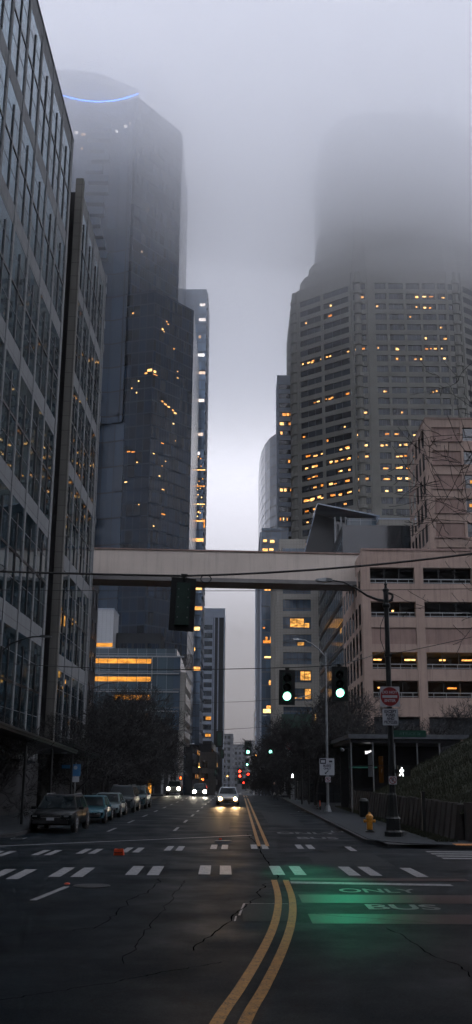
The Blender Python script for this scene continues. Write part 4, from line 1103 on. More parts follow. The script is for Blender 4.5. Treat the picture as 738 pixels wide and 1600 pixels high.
# ================================================================== STREET THINGS
# --- traffic signal head; local: top bracket at origin, lenses face -y
def signal(name, loc, label, state='green', scale=1., rotz=0, group='traffic signals over the street', back=False, small=False):
    t = thing(name, loc, label, 'traffic light', group); t.rotation_euler = (0,0,rotz); t.scale = (scale,)*3
    mb = MB(); mb.box(-.17,.17,-.02,.18,-1.22,-.17); mb.build('housing', M['dkgreen'], t, world=False)
    mb = MB(); mb.box(-.31,.31,.02,.05,-1.36,-.03); mb.build('backplate', M['black'], t, world=False)
    if not small:
        mb = MB(); mb.tube([(0,.08,-.17),(0,.08,.02)], .035, 8); mb.box(-.08,.08,.04,.12,-.02,.06); mb.build('bracket', M['black'], t, world=False)
        if back:
            mb = MB()
            for z in (-.35,-.55,-.8,-1.05):
                for x in (-.12,.12): mb.box(x-.012,x+.012,.18,.2,z,z+.03)
            mb.build('hinge', M['galv'], t, world=False)
    for i, (zc, nm) in enumerate(((-.36,'red'),(-.70,'amber'),(-1.04,'green'))):
        on = (nm == state)
        mb = MB(); mb.lathe([(.145,-.03),(.13,-.05),(.08,-.068),(.01,-.075)], (0,0,zc), 20, 'y')
        mb.build('lens', (M['green_on'] if nm == 'green' else M['red_on']) if on else M['lens_off'], t, True, world=False)
        if small and i % 2: continue
        # cut-away visor: open half tube
        mb = MB(); n = 14; v = []; fs = []
        for k in range(n+1):
            a = R(-35 + 250*k/n); c, s = math.cos(a), math.sin(a); d = -.30 + .06*abs(k-n/2)/(n/2)*2
            for rr in (.155, .165): v += [(rr*c,-.02,zc+rr*s),(rr*c,d,zc+rr*s)]
        for k in range(n):
            b = k*4; q = (k+1)*4
            fs += [(b,q,q+1,b+1),(b+2,b+3,q+3,q+2),(b+1,q+1,q+3,b+3)]
        mb.add(v, fs); mb.build('visor', M['black'], t, world=False)
    return t

def cable(name, pts, rad, label, mat='wire', n=5, group='overhead wires'):
    mb = MB(); mb.tube(pts, rad, n); o = mb.build(name, M[mat]); return tag(o, label, 'cable', group)
def sag(a, b, s, n=14): return [tuple(a[j]+(b[j]-a[j])*i/n - (s*4*(i/n)*(1-i/n) if j == 2 else 0) for j in range(3)) for i in range(n+1)]

s1 = signal('traffic_light', (1.87,38,6.38), 'left of the two big green traffic lights hung over the intersection')
s2 = signal('traffic_light', (3.88,38,6.52), 'right of the two big green traffic lights, nearer the tall black pole')
s3 = signal('traffic_light', (-1.38,24,7.17), 'traffic light seen from behind, hanging black and unlit from the near cable', state='none', rotz=math.pi+.12, back=True)
s3.rotation_euler[1] = R(-2)
for s_ in (s1,):
    s_.rotation_euler = (0,R(1),0)
for nm, x, z, tgt in (('signal_glow',1.87,5.34,(1.9,27.3,0)),('signal_glow',3.88,5.48,(2.3,21.6,0))):
    l = bpy.data.lights.new(nm, 'SPOT'); l.energy = 210; l.color = (.0,1.,.50); l.spot_size = R(13); l.spot_blend = 1.; l.shadow_soft_size = .12
    o = bpy.data.objects.new(nm, l); COL.objects.link(o); par = s1 if x < 3 else s2
    o.parent = par; o.location = Vector((0,-.34,-1.04)); d = Vector(tgt) - Vector((x,37.66,z)); o.rotation_euler = d.to_track_quat('-Z','Y').to_euler()
# cables
cable('overhead_cable', sag((-17,24,7.75),(-1.38,24,7.20),.10)+sag((-1.38,24,7.20),(5.83,24,7.82),.10)[1:]+sag((5.83,24,7.82),(18,24,9.3),.1)[1:], .028, 'thick black near cable crossing in front of the footbridge')
def loop(c, r_, label):
    mb = MB(); mb.tube([(c[0]+r_*math.cos(a*.35),24.,c[2]+r_*.72*math.sin(a*.35)) for a in range(20)], .013, 4)
    return tag(mb.build('cable_loop', M['wire']), label, 'cable loop')
loop((-.83,24,7.13), .13, 'small loop of black cable beside the signal seen from behind')
loop((-6.02,24,7.36), .14, 'small loop of black cable at the left edge of the photo')
cable('overhead_cable', sag((6.1,40.8,7.46),(3.88,38,6.58),.05)+sag((3.88,38,6.58),(1.87,38,6.44),.03)[1:]+sag((1.87,38,6.44),(-13,40,7.0),.25)[1:], .016, 'thin wire carrying the two big green traffic lights')
cable('overhead_cable', sag((6.2,40.8,7.3),(15,40,9.5),.15), .014, 'thin wire running up to the right from the tall black pole')
cable('overhead_cable', sag((-13,24.6,7.0),(14,24.6,7.3),.2)[:], .008, 'very thin second wire just under the thick near cable')
cable('overhead_cable', sag((-13,160,14),(9,160,14.6),.5), .03, 'distant wire across the street gap above the far signals')
cable('overhead_cable', sag((-12,112,5.4),(6.4,112,6.6),.25), .02, 'wire holding the far pair of green traffic lights')
cable('overhead_cable', sag((-12,105,6.9),(6.3,105,7.7),.3), .02, 'far wire with a dark signal hanging in the street gap')

# --- tall black ornamental pole
PX, PY = 6.19, 40.8
t = thing('street_lamp', (PX,PY,.13), 'tall black ornamental pole with a curved lamp arm beside the crosswalk', 'street lamp')
mb = MB(); mb.lathe([(.36,.12),(.36,.30),(.29,.36),(.27,.75),(.30,.80),(.23,.88),(.19,1.15),(.165,1.7),(.13,1.78)], (PX,PY,0), 8); mb.build('base', M['blackpole'], t)
mb = MB(); mb.lathe([(.125,1.7),(.115,5),(.10,9.3)], (PX,PY,0), 14); mb.build('pole', M['blackpole'], t, True)
mb = MB(); mb.lathe([(.13,9.25),(.16,9.3),(.16,9.4),(.11,9.46),(.11,9.95),(.14,9.98),(.14,10.05),(.07,10.1),(.05,10.2),(.075,10.27),(.01,10.4)], (PX,PY,0), 12); mb.build('finial', M['blackpole'], t, True)
mb = MB(); mb.tube([(PX,PY,9.55),(PX-.35,PY,9.6),(PX-.8,PY,9.78),(PX-1.3,PY,10.12),(PX-1.8,PY,10.35),(PX-2.3,PY,10.42)], [.065,.06,.05,.04,.035,.03], 8); mb.build('arm', M['blackpole'], t, True)
mb = MB(); mb.tube([(PX+.32*1.0*math.cos(a)*(.5+a*.1)+.12,PY,9.72+.16*math.sin(a)) for a in [k*.45-2.4 for k in range(12)]], [.05]*11+[.03], 7)
mb.tube([(PX,PY,9.56),(PX+.15,PY,9.55),(PX+.28,PY,9.6)], .045, 7); mb.build('scroll', M['blackpole'], t, True)
mb = MB(); mb.loft([[(PX-2.25+.0*i,PY+y,10.42+z) for y,z in ((-.06,-.04),(.06,-.04),(.06,.06),(-.06,.06))] if i == 0 else
     [(PX-2.25-d,PY+y*w,10.42+z*h) for y,z in ((-1,-.5),(1,-.5),(.8,.6),(-.8,.6))] for i,(d,w,h) in enumerate(((0,0,0),(.08,.10,.12),(.3,.16,.15),(.6,.13,.10),(.72,.05,.05)))])
mb.build('lamp_head', M['galv'], t)
mb = MB(); mb.box(PX-.15,PX+.15,PY-.13,PY+.13,7.2,7.32); mb.box(PX-.14,PX+.14,PY-.13,PY+.13,5.9,5.98); mb.build('clamp', M['black'], t)
mb = MB(); mb.tube([(PX-.12,PY-.1,8.9),(PX-.28,PY-.1,8.5),(PX-.3,PY-.1,7.9),(PX-.12,PY-.1,7.35)], .015, 5); mb.build('cable_hang', M['wire'], t)

def signplate(mb, x, y, z, w, h, th=.01, r_=.03):
    pts = []
    for cx, cz, a0 in ((w/2-r_,h/2-r_,0),(-w/2+r_,h/2-r_,90),(-w/2+r_,-h/2+r_,180),(w/2-r_,-h/2+r_,270)):
        for k in range(5): a = R(a0+k*22.5); pts.append((x+cx+r_*math.cos(a), z+cz+r_*math.sin(a)))
    n = len(pts)
    mb.add([(a,y,b) for a,b in pts] + [(a,y+th,b) for a,b in pts], [tuple(range(n)), tuple(reversed(range(n,2*n)))] + [(i,n+i,n+(i+1)%n,(i+1)%n) for i in range(n)])
def vtext(name, s, mat, size, x, y, z, parent, sx=1., bold=0.):
    off = parent_loc(parent)
    M4 = Matrix.Translation(Vector((x,y,z)) - off) @ Matrix.Rotation(R(90),4,'X')
    return text(name, s, mat, size, M4, parent, sx=sx, bold=bold)
def disc(mb, x, y, z, r0, r1, n=32, th=.003):
    v = []; fs = []
    for k in range(n):
        a = 2*math.pi*k/n; v += [(x+r0*math.cos(a),y,z+r0*math.sin(a)),(x+r1*math.cos(a),y,z+r1*math.sin(a))]
    for k in range(n): b, q = 2*k, 2*((k+1)%n); fs.append((b,b+1,q+1,q))
    mb.add(v, fs)
def dne(x, y, z, s, label, detail=True):
    t = thing('road_sign', (x,y,z), label, 'sign')
    mb = MB(); signplate(mb, x, y, z, s, s, .01, .04*s); mb.build('plate', M['signwhite'], t)
    mb = MB(); disc(mb, x, y-.003, z, .001, .475*s, 40); mb.build('red_disc', M['signred'], t)
    mb = MB(); mb.quad((x-.38*s,y-.006,z-.065*s),(x+.38*s,y-.006,z-.065*s),(x+.38*s,y-.006,z+.065*s),(x-.38*s,y-.006,z+.065*s)); mb.build('white_bar', M['signwhite'], t)
    vtext('lettering', 'DO NOT', M['signwhite'], .19*s, x, y-.007, z+.21*s, t, bold=.006*s)
    vtext('lettering', 'ENTER', M['signwhite'], .19*s, x, y-.007, z-.21*s, t, bold=.006*s)
    return t
SY = PY - .22
dne(6.18, SY, 5.57, .80, 'red and white DO NOT ENTER sign on the tall black pole')
t = thing('road_sign', (6.18,SY,4.75), 'white sign reading EXCEPT BUSES AND BICYCLES on the tall black pole', 'sign')
mb = MB(); signplate(mb, 6.18, SY, 4.75, .64, .66); mb.build('plate', M['signwhite'], t)
mb = MB()
for a in ((-.30,-.30,-.31,.31),(.29,.30,-.31,.31)): mb.quad((6.18+a[0],SY-.003,4.75+a[2]),(6.18+a[1]+.0,SY-.003,4.75+a[2]),(6.18+a[1],SY-.003,4.75+a[3]),(6.18+a[0],SY-.003,4.75+a[3]))
mb.build('border', M['ink'], t)
for i, s in enumerate(('EXCEPT','BUSES','AND','BICYCLES')): vtext('lettering', s, M['ink'], .155, 6.18, SY-.006, 4.75+.21-i*.14, t, sx=.78 if i == 3 else .9, bold=.006)
t = thing('street_name_sign', (6.9,PY,4.1), 'dark green street name sign sticking out right from the tall black pole', 'sign')
mb = MB(); signplate(mb, 6.98, PY, 4.1, 1.32, .27, .01, .03); mb.build('plate', M['signgreen'], t)
vtext('lettering', 'ATTUCK St', M['greentext'], .17, 6.98, PY-.004, 4.1, t, bold=.003)
def noparking(x, y, z, s, label):
    t = thing('road_sign', (x,y,z), label, 'sign')
    mb = MB(); signplate(mb, x, y, z, s, s); mb.build('plate', M['signwhite'], t)
    mb = MB(); disc(mb, x, y-.003, z, .36*s, .44*s, 28)
    a = .30*s; w = .04*s; mb.quad((x-a-w,y-.004,z+a-w),(x-a+w,y-.004,z+a+w),(x+a+w,y-.004,z-a+w),(x+a-w,y-.004,z-a-w)); mb.build('ring', M['signred'], t)
    vtext('lettering', 'P', M['ink'], .62*s, x, y-.006, z, t, bold=.01*s)
    return t
noparking(6.19, SY, 2.27, .32, 'small no parking sign low on the tall black pole')
# pedestrian signal
t = thing('pedestrian_signal', (6.58,SY,2.62), 'large black box with a lit white walking figure on the tall black pole', 'pedestrian signal')
mb = MB(); mb.box(6.42,6.90,SY-.05,SY+.22,2.42,2.84); mb.box(6.40,6.92,SY-.12,SY-.05,2.82,2.86); mb.build('housing', M['black'], t)
mb = MB(); mb.box(6.28,6.42,SY+.05,SY+.15,2.55,2.7); mb.build('bracket', M['black'], t)
def walker(mb, x, y, z, s):
    def P_(pts): mb.add([(x+a*s,y,z+b*s) for a,b in pts], [tuple(range(len(pts)))])
    n = 12; P_([(.03+.075*math.cos(2*math.pi*k/n), .40+.075*math.sin(2*math.pi*k/n)) for k in range(n)])
    P_([(-.12,.0),(.08,-.02),(.12,.28),(.02,.33),(-.12,.26)])
    P_([(-.12,.26),(-.12,.0),(-.21,.02),(-.22,.14)])
    P_([(.10,.27),(.08,.16),(.20,.06),(.26,.10)])
    P_([(-.12,.02),(-.0,-.02),(-.05,-.22),(-.20,-.46),(-.29,-.40),(-.16,-.2)])
    P_([(-.02,.0),(.09,.0),(.12,-.2),(.21,-.44),(.11,-.48),(.02,-.22)])
mb = MB(); walker(mb, 6.55, SY-.053, 2.60, .36); mb.build('walking_symbol', M['white_on'], t)
# --- second lamp pole with bus lane sign
def cobra(name, x, y, h, arm, label, lit_=False, mat='galv', rise=.9, base=True, sgn=-1, r0=.10):
    t = thing(name, (x,y,gz(y)+.13), label, 'street lamp', 'street lamps along the street'); g = gz(y)
    if base: mb = MB(); mb.lathe([(.24,.12+g),(.24,.2+g),(.15,.5+g),(r0,.55+g)], (x,y,0), 8); mb.build('base', M[mat], t)
    mb = MB(); mb.lathe([(r0,.2+g),(r0*.6,h+g)], (x,y,0), 10); mb.build('pole', M[mat], t, True)
    mb = MB(); z = h+g
    mb.tube([(x,y,z-.3),(x+sgn*arm*.25,y,z+rise*.25),(x+sgn*arm*.55,y,z+rise*.7),(x+sgn*arm*.8,y,z+rise*.95),(x+sgn*arm,y,z+rise)], [r0*.5,r0*.48,r0*.42,r0*.38,r0*.35], 7); mb.build('arm', M[mat], t, True)
    xe = x+sgn*arm; mb = MB()
    mb.loft([[(xe+sgn*d,y+a*w,z+rise+b*q) for a,b in ((-1,-.6),(1,-.6),(.7,.7),(-.7,.7))] for d,w,q in ((0,.05,.05),(.15,.14,.09),(.45,.15,.09),(.6,.05,.04))] if sgn > 0 else
            [[(xe+sgn*d,y+a*w,z+rise+b*q) for a,b in ((-1,-.6),(-.7,.7),(.7,.7),(1,-.6))] for d,w,q in ((0,.05,.05),(.15,.14,.09),(.45,.15,.09),(.6,.05,.04))])
    mb.build('lamp_head', M[mat], t)
    if lit_:
        mb = MB(); mb.lathe([(.02,-.14),(.12,-.11),(.16,-.05)], (xe+sgn*.3,y,z+rise), 10); mb.build('bulb', M['amber_lamp'], t)
        l = bpy.data.lights.new('lamp_light', 'POINT'); l.energy = 180; l.color = (1,.5,.15); l.shadow_soft_size = .15
        o = bpy.data.objects.new('lamp_light', l); COL.objects.link(o); o.parent = t; o.location = Vector((xe+sgn*.3,y,z+rise-.3)) - t.location
    return t
M['amber_lamp'] = lamp_mat('lit_amber_street_lamp', (1.,.42,.08), 9)
cobra('street_lamp', 5.95, 67.5, 10.6, 1.75, 'grey street lamp with a long curved arm beyond the hydrant, carrying the bus lane sign')
t = thing('road_sign', (5.95,67.3,3.0), 'white bus lane sign with a diagonal arrow on the grey lamp pole', 'sign')
mb = MB(); signplate(mb, 5.92, 67.3, 3.02, .98, 1.08, .01, .06); mb.build('plate', M['signwhite'], t)
mb = MB(); mb.quad((5.46,67.295,3.2),(5.86,67.295,3.2),(5.86,67.295,3.53),(5.46,67.295,3.53)); mb.build('black_panel', M['ink'], t)
mb = MB(); mb.box(5.53,5.79,67.28,67.29,3.28,3.44); mb.build('bus_symbol', M['signwhite'], t)
mb = MB(); mb.box(6.06,6.28,67.28,67.29,3.30,3.42); mb.box(5.93,6.36,67.285,67.29,3.20,3.215); mb.build('bus_symbol', M['ink'], t)
vtext('lettering', 'BUSES', M['ink'], .20, 5.93, 67.29, 3.08, t, bold=.006); vtext('lettering', 'ONLY', M['ink'], .18, 5.93, 67.29, 2.90, t, bold=.006)
mb = MB(); mb.add([(5.98,67.29,2.80),(6.03,67.29,2.76),(5.86,67.29,2.60),(5.90,67.29,2.56),(5.76,67.29,2.55),(5.78,67.29,2.68),(5.82,67.29,2.64)], [(0,1,2,6),(2,3,4,5)]); mb.build('arrow', M['ink'], t)
t = noparking(5.97, 67.3, 2.2, .36, 'small round-symbol parking sign below the bus lane sign')
# further signs on the right
t = cobra('street_lamp', 5.9, 128, 9.0, 2.2, 'far thin street lamp above the dark trees on the right', r0=.08)
dne(5.38, 105, 5.45, .85, 'distant DO NOT ENTER sign on the far right corner among dark trees')
t = thing('road_sign', (5.38,105,4.7), 'small white plate under the distant DO NOT ENTER sign', 'sign')
mb = MB(); signplate(mb, 5.38, 105, 4.68, .6, .6); mb.build('plate', M['signwhite'], t)
for i, s in enumerate(('EXCEPT','BUSES','AND','BICYCLES')): vtext('lettering', s, M['ink'], .14, 5.38, 104.99, 4.88-i*.13, t, sx=.78 if i == 3 else .9)
t = thing('signal_pole', (5.38,105.2,.13), 'thin dark pole holding the distant DO NOT ENTER sign', 'pole')
mb = MB(); mb.lathe([(.09,.1),(.07,6.6)], (5.38,105.25,0), 8); mb.build('pole', M['black'], t)
t = thing('pedestrian_signal', (5.5,100,2.4), 'distant tiny lit white walking figure at the far right corner', 'pedestrian signal')
mb = MB(); mb.box(5.16,5.62,100,100.2,2.15,2.75); mb.build('housing', M['black'], t)
mb = MB(); walker(mb, 5.39, 99.99, 2.44, .42); mb.build('walking_symbol', M['white_on'], t)
mb = MB(); mb.tube([(5.65,100.1,.1),(5.65,100.1,2.9)], .06, 8); mb.build('pole', M['black'], t)
t = thing('overhead_sign', (4.9,85,6.9), 'large dark green sign panel hung on two posts below the left big green light', 'sign')
mb = MB(); mb.box(3.67,6.22,85,85.08,6.35,7.5); mb.build('panel', M['dkgreen'], t)
for x_ in (5.35,5.95): mb = MB(); mb.tube([(x_,85.15,.1),(x_,85.15,7.9)], .07, 8); mb.build('post', M['black'], t)
mb = MB(); mb.tube([(6.4,85.2,9.2),(5.6,85.2,9.0),(4.6,85.2,8.7)], .05, 6); mb.build('arm', M['galv'], t)
# far signals
FS = [((1.1,112,6.25),'green','far green light, left of the pair at the second intersection',1.25),((3.6,112,6.3),'green','far green light, right of the pair at the second intersection',1.25),
      ((1.5,165,5.2),'green','tiny green light below the far left green one',1.),
      ((.4,215,3.9),'red','upper far red light nearest the centre line',1.7),((2.2,216,3.3),'red','far red light right of the upper one',1.7),((.4,214,2.9),'red','lower far red light directly under the upper one',1.6),
      ((1.7,300,1.1),'red','small far red light below the red cluster',1.9),((5.8,330,.9),'red','small far red light right of the cluster beside the trees',1.9),
      ((4.4,300,2.2),'red','tiny dim far red light right of the red cluster',.7)]
for loc, st, lb, sc in FS: signal('traffic_light', loc, lb, st, sc, group='distant signals down the street', small=True)
for loc, lb, sc in (((-1.96,105,6.95),'dark distant signal seen from behind in the street gap, the larger of the two',1.25),((-2.4,150,6.2),'smaller dark distant signal seen from behind, below the larger one',1.0),((-4.2,190,3.6),'tiny dark distant signal seen from behind near the brown building',1.0)):
    signal('traffic_light', loc, lb, 'none', sc, math.pi, group='distant signals seen from behind', small=True)
cable('overhead_cable', sag((-9,215,4.),(7,215,3.9),.1), .03, 'far wire holding the red cluster of lights')
cable('overhead_cable', sag((-9,300,1.3),(9,330,1.3),.1), .03, 'farthest wire holding the small red lights')
t = thing('pedestrian_signal', (-7.9,140,1.9), 'small red hand signal at the far left corner by the oncoming cars', 'pedestrian signal')
mb = MB(); mb.box(-8.15,-7.65,140,140.2,1.7,2.35); mb.build('housing', M['black'], t)
mb = MB(); mb.box(-8.0,-7.8,139.95,139.99,1.85,2.2); mb.build('hand_symbol', M['hand_on'], t)
mb = MB(); mb.tube([(-7.9,140.2,-.3),(-7.9,140.2,4)], .07, 6); mb.build('pole', M['galv'], t)
t = thing('pedestrian_signal', (-4.9,130,2.0), 'small orange hand signal above the brightest headlights', 'pedestrian signal')
mb = MB(); mb.box(-5.35,-4.95,150,150.2,1.55,2.1); mb.build('housing', M['black'], t)
mb = MB(); mb.box(-5.25,-5.05,149.95,149.99,1.66,1.98); mb.build('hand_symbol', M['hand_on'], t)
# left lamps
cobra('street_lamp', -12.1, 50, 8.7, 1.9, 'dark street lamp at the far left with its arm over the canopy', mat='black', rise=.5, sgn=1)
cobra('street_lamp', -12.9, 85, 9.4, 2.0, 'dark street lamp with a curved arm in front of the lit glass block', mat='black', rise=.6, sgn=1)
cobra('street_lamp', -12.2, 110, 9.7, 2.0, 'dark street lamp, third along the left pavement', mat='black', rise=.6, sgn=1)
cobra('street_lamp', -11.6, 121, 8.6, 2.0, 'pale street lamp just right of the third left lamp', mat='galv', rise=.4, sgn=1)
cobra('street_lamp', -11.9, 132, 8.9, .9, 'street lamp with its amber bulb lit on the left side', mat='galv', rise=.1, sgn=1, lit_=True)
cobra('street_lamp', -9.6, 150, 8.8, 1.6, 'thin pale street lamp beyond the lit amber lamp', mat='galv', rise=.3, sgn=1, r0=.08)
cobra('street_lamp', -9.5, 175, 8.6, 1.4, 'farthest thin street lamp on the left before the street gap', mat='galv', rise=.3, sgn=1, r0=.08)
for (x, y, z, lb) in ((-9.0,235,4.2,'distant amber lamp low at the left of the street gap, the higher of the two'),(-9.2,260,1.5,'distant amber lamp, the lower of the two at the left of the street gap'),(4.2,240,7.2,'distant amber lamp among the right trees above the red lights'),(3.9,260,4.4,'lower distant amber lamp just above the red lights'),(8.7,84,9.,'amber lamp glowing among the dark trees behind the grey lamp pole'),(-3.4,330,2.2,'tiny amber lamp in the far street gap beside the scaffold')):
    t = thing('street_lamp', (x,y,gz(y)), lb, 'street lamp', 'small distant amber lamps')
    mb = MB(); mb.tube([(x+.5,y,gz(y)),(x+.5,y,z+.1),(x,y,z+.2)], .06, 6); mb.build('pole', M['black'], t)
    mb = MB(); mb.lathe([(.02,-.12),(.16,-.06),(.2,.0),(.02,.06)], (x,y,z), 8); mb.build('bulb', M['amber_lamp'], t)

# left signs
t = thing('road_sign', (-10.0,62,2.4), 'blue and white upright sign on a post beside the parked cars', 'sign')
mb = MB(); mb.box(-10.25,-9.65,62,62.04,2.3,3.0); mb.build('plate', M['signblue'], t)
mb = MB(); mb.box(-10.2,-9.7,61.98,62.0,1.95,2.28); mb.build('plate', M['signwhite'], t)
mb = MB(); disc(mb, -9.95,61.99,2.8,.001,.12,16); mb.build('symbol', M['signwhite'], t)
mb = MB(); mb.box(-10.8,-10.3,62,62.03,2.75,2.95); mb.build('side_plate', M['signblue'], t)
mb = MB(); mb.tube([(-9.95,62.08,.12),(-9.95,62.08,3.1)], .04, 6); mb.build('post', M['galv'], t)
for x, y, z, w, h, lb in ((-11.4,118,4.9,1.3,.85,'pale blank square sign on the left, nearer of the pair by the columns'),(-11.0,133,4.2,1.5,1.0,'pale blank square sign on the left, farther of the pair by the columns')):
    t = thing('road_sign', (x,y,z), lb, 'sign', 'pale blank signs on the left')
    mb = MB(); signplate(mb, x, y, z, w, h); mb.build('plate', M['galv'], t); mb = MB(); mb.tube([(x,y+.06,.1),(x,y+.06,z+h/2)], .05, 6); mb.build('post', M['galv'], t)

# --- hydrant
HX, HY = 5.62, 43.7
t = thing('fire_hydrant', (HX,HY,.13), 'yellow fire hydrant on the right pavement near the crosswalk', 'fire hydrant')
mb = MB(); mb.lathe([(.20,.12),(.20,.17),(.14,.2),(.13,.24)], (HX,HY,0), 14); mb.build('foot', M['blackpole'], t, True)
mb = MB(); mb.lathe([(.125,.24),(.12,.62),(.15,.64),(.15,.70),(.12,.72)], (HX,HY,0), 16); mb.build('barrel', M['hydrant'], t, True)
mb = MB(); mb.lathe([(.165,.72),(.165,.76),(.13,.82),(.07,.87),(.045,.88),(.045,.94),(.02,.95)], (HX,HY,0), 14); mb.build('bonnet', M['hydrant'], t, True)
for sx in (-1,1): mb = MB(); mb.lathe([(.05,0),(.055,sx*.09),(.07,sx*.095),(.07,sx*.14),(.03,sx*.16)], (HX+sx*.1,HY,.58), 10, 'x'); mb.build('outlet', M['hydrant'], t, True)
mb = MB(); mb.lathe([(.09,-.24),(.09,-.2),(.075,-.19),(.07,-.1)], (HX,HY,.48), 12, 'y'); mb.build('outlet', M['hydrant'], t, True)
# posts, boxes, walls on the right pavement
t = thing('wooden_post', (8.0,44.0,.13), 'slim dark post standing in front of the retaining wall', 'post')
mb = MB(); mb.box(7.92,8.06,43.93,44.07,.1,1.75); mb.build('post', M['black'], t); mb = MB(); mb.box(7.9,8.08,43.91,44.09,1.75,1.8); mb.build('cap', M['black'], t)
t = thing('planter_wall', (7.6,92,.13), 'pale low concrete wall with a dark rail behind the grey lamp pole', 'wall')
mb = MB(); mb.box(6.35,9.9,92,92.5,.1,1.75); mb.box(8.0,9.2,91.6,92,.1,.9); mb.build('wall', M['pavement'], t)
mb = MB(); mb.tube([(6.2,91.7,.85),(9.9,91.7,.85)], .03, 6); mb.tube([(6.3,91.7,.1),(6.3,91.7,.85)], .03, 6); mb.tube([(9.8,91.7,.1),(9.8,91.7,.85)], .03, 6); mb.build('rail', M['black'], t)
t = thing('utility_cabinet', (5.7,101,.13), 'grey utility cabinet at the far right corner', 'cabinet')
mb = MB(); mb.box(5.3,5.62,101,101.7,.1,1.6); mb.build('cabinet_body', M['galv'], t); mb = MB(); mb.box(5.28,5.64,100.98,101.72,1.6,1.66); mb.build('lid', M['black'], t)
t = thing('utility_cabinet', (6.9,103,.13), 'black cabinet beside the grey one at the far right corner', 'cabinet')
mb = MB(); mb.box(6.0,7.0,102,102.8,.1,1.9); mb.build('cabinet_body', M['black'], t); mb = MB(); mb.box(6.1,6.9,101.97,102,.3,1.7); mb.build('door', M['plastic'], t)

def scooter(x, y, rz, label, lying=False):
    t = thing('electric_scooter', (x,y,.13), label, 'scooter', 'electric scooters on the pavement'); t.rotation_euler = (R(18) if lying else 0, 0, rz)
    B = lambda n, m, mb, s=True: mb.build(n, M[m], t, s, world=False)
    mb = MB(); mb.box(-.09,.09,-.42,.42,.10,.15); B('deck','plastic',mb,False)
    mb = MB(); mb.tube([(0,-.50,.2),(0,-.42,.62)], .05, 8); B('stem_cover','orange',mb)
    mb = MB(); mb.tube([(0,-.42,.6),(0,-.36,1.1)], .028, 8); B('stem','plastic',mb)
    mb = MB(); mb.tube([(-.26,-.33,1.13),(0,-.37,1.12),(.26,-.33,1.13)], .022, 7); B('handlebar','plastic',mb)
    for yy in (-.55,.48):
        mb = MB(); mb.lathe([(.09,-.03),(.125,-.03),(.13,0),(.125,.03),(.09,.03)], (0,yy,.13), 14, 'x'); B('wheel','rubber',mb)
    mb = MB(); mb.box(-.03,.03,.40,.56,.27,.30); B('mudguard','plastic',mb,False)
scooter(5.72,72.3,R(8),'upright orange and black scooter on the pavement left of the grey lamp pole')
scooter(6.5,99,R(70),'dark leaning scooter at the far right corner by the planter wall', True)

# --- bus tunnel pavilion behind the bank
t = thing('glass_pavilion', (11,67,.13), 'dark flat-roofed glass pavilion behind the grass bank', 'building')
mb = MB(); mb.box(7.35,15.4,67,82,4.86,5.14); mb.build('roof', M['grey_mull'], t)
mb = MB(); mb.box(7.5,15.3,67.1,81.8,4.6,4.84); mb.build('fascia', M['mullion'], t)
mb = MB(); mb.box(14.85,15.15,67.0,67.3,.1,4.84); mb.build('pillar', M['pink_panel'], t)
for x_ in (7.5,8.95,10.4,11.9,13.4):
    mb = MB(); mb.box(x_,x_+.08,67.15,67.25,.1,4.6); mb.build('mullion', M['galv'], t)
mb = MB(); mb.box(7.5,14.85,67.16,67.22,1.55,1.65); mb.box(7.5,14.85,67.16,67.22,3.1,3.15); mb.build('transom', M['mullion'], t)
mb = MB(); mb.box(7.6,15.2,75,75.2,.1,4.6); mb.build('back_wall', M['dark_in'], t)
mb = MB(); mb.add([(8.8,69.9,4.0),(9.2,69.9,4.2),(9.25,69.9,4.1),(8.85,69.9,3.9)],[(0,3,2,1)]); mb.box(8.85,9.2,70,70.3,4.05,4.12); mb.build('ceiling_light', M['warm'], t)
mb = MB(); mb.box(9.9,10.2,71,71.2,2.0,3.8); mb.build('amber_column', lamp_mat('dim_amber_panel', (1.,.4,.08), .004), t)
mb = MB(); mb.box(7.9,9.9,72,72.1,3.0,3.08); mb.build('light_strip', M['teal_on'], t)
mb = MB(); mb.box(9.2,9.5,71.5,71.6,2.4,4.2); mb.build('inner_column', M['grey_bld'], t)
t = thing('security_camera', (7.2,66,4.3), 'small grey camera on a thin post left of the glass pavilion', 'camera')
mb = MB(); mb.tube([(7.3,66.5,.1),(7.3,66.5,4.25)], .03, 6); mb.tube([(7.3,66.5,4.2),(6.95,66.5,4.15)], .02, 5); mb.build('post', M['black'], t)
mb = MB(); mb.lathe([(.02,-.1),(.1,-.07),(.12,0),(.1,.07),(.02,.1)], (6.9,66.5,4.1), 10); mb.build('lens_dome', M['galv'], t, True)
t = thing('tail_light_post', (8.5,72,1.1), 'low post with a small red light at the left end of the retaining wall', 'bollard')
mb = MB(); mb.lathe([(.09,.1),(.09,1.25),(.04,1.3)], (8.1,78,0), 10); mb.build('post', M['black'], t)
mb = MB(); mb.lathe([(.02,-.06),(.07,0),(.02,.06)], (8.1,77.9,1.4), 8); mb.build('red_lamp', M['glow_rear'], t)

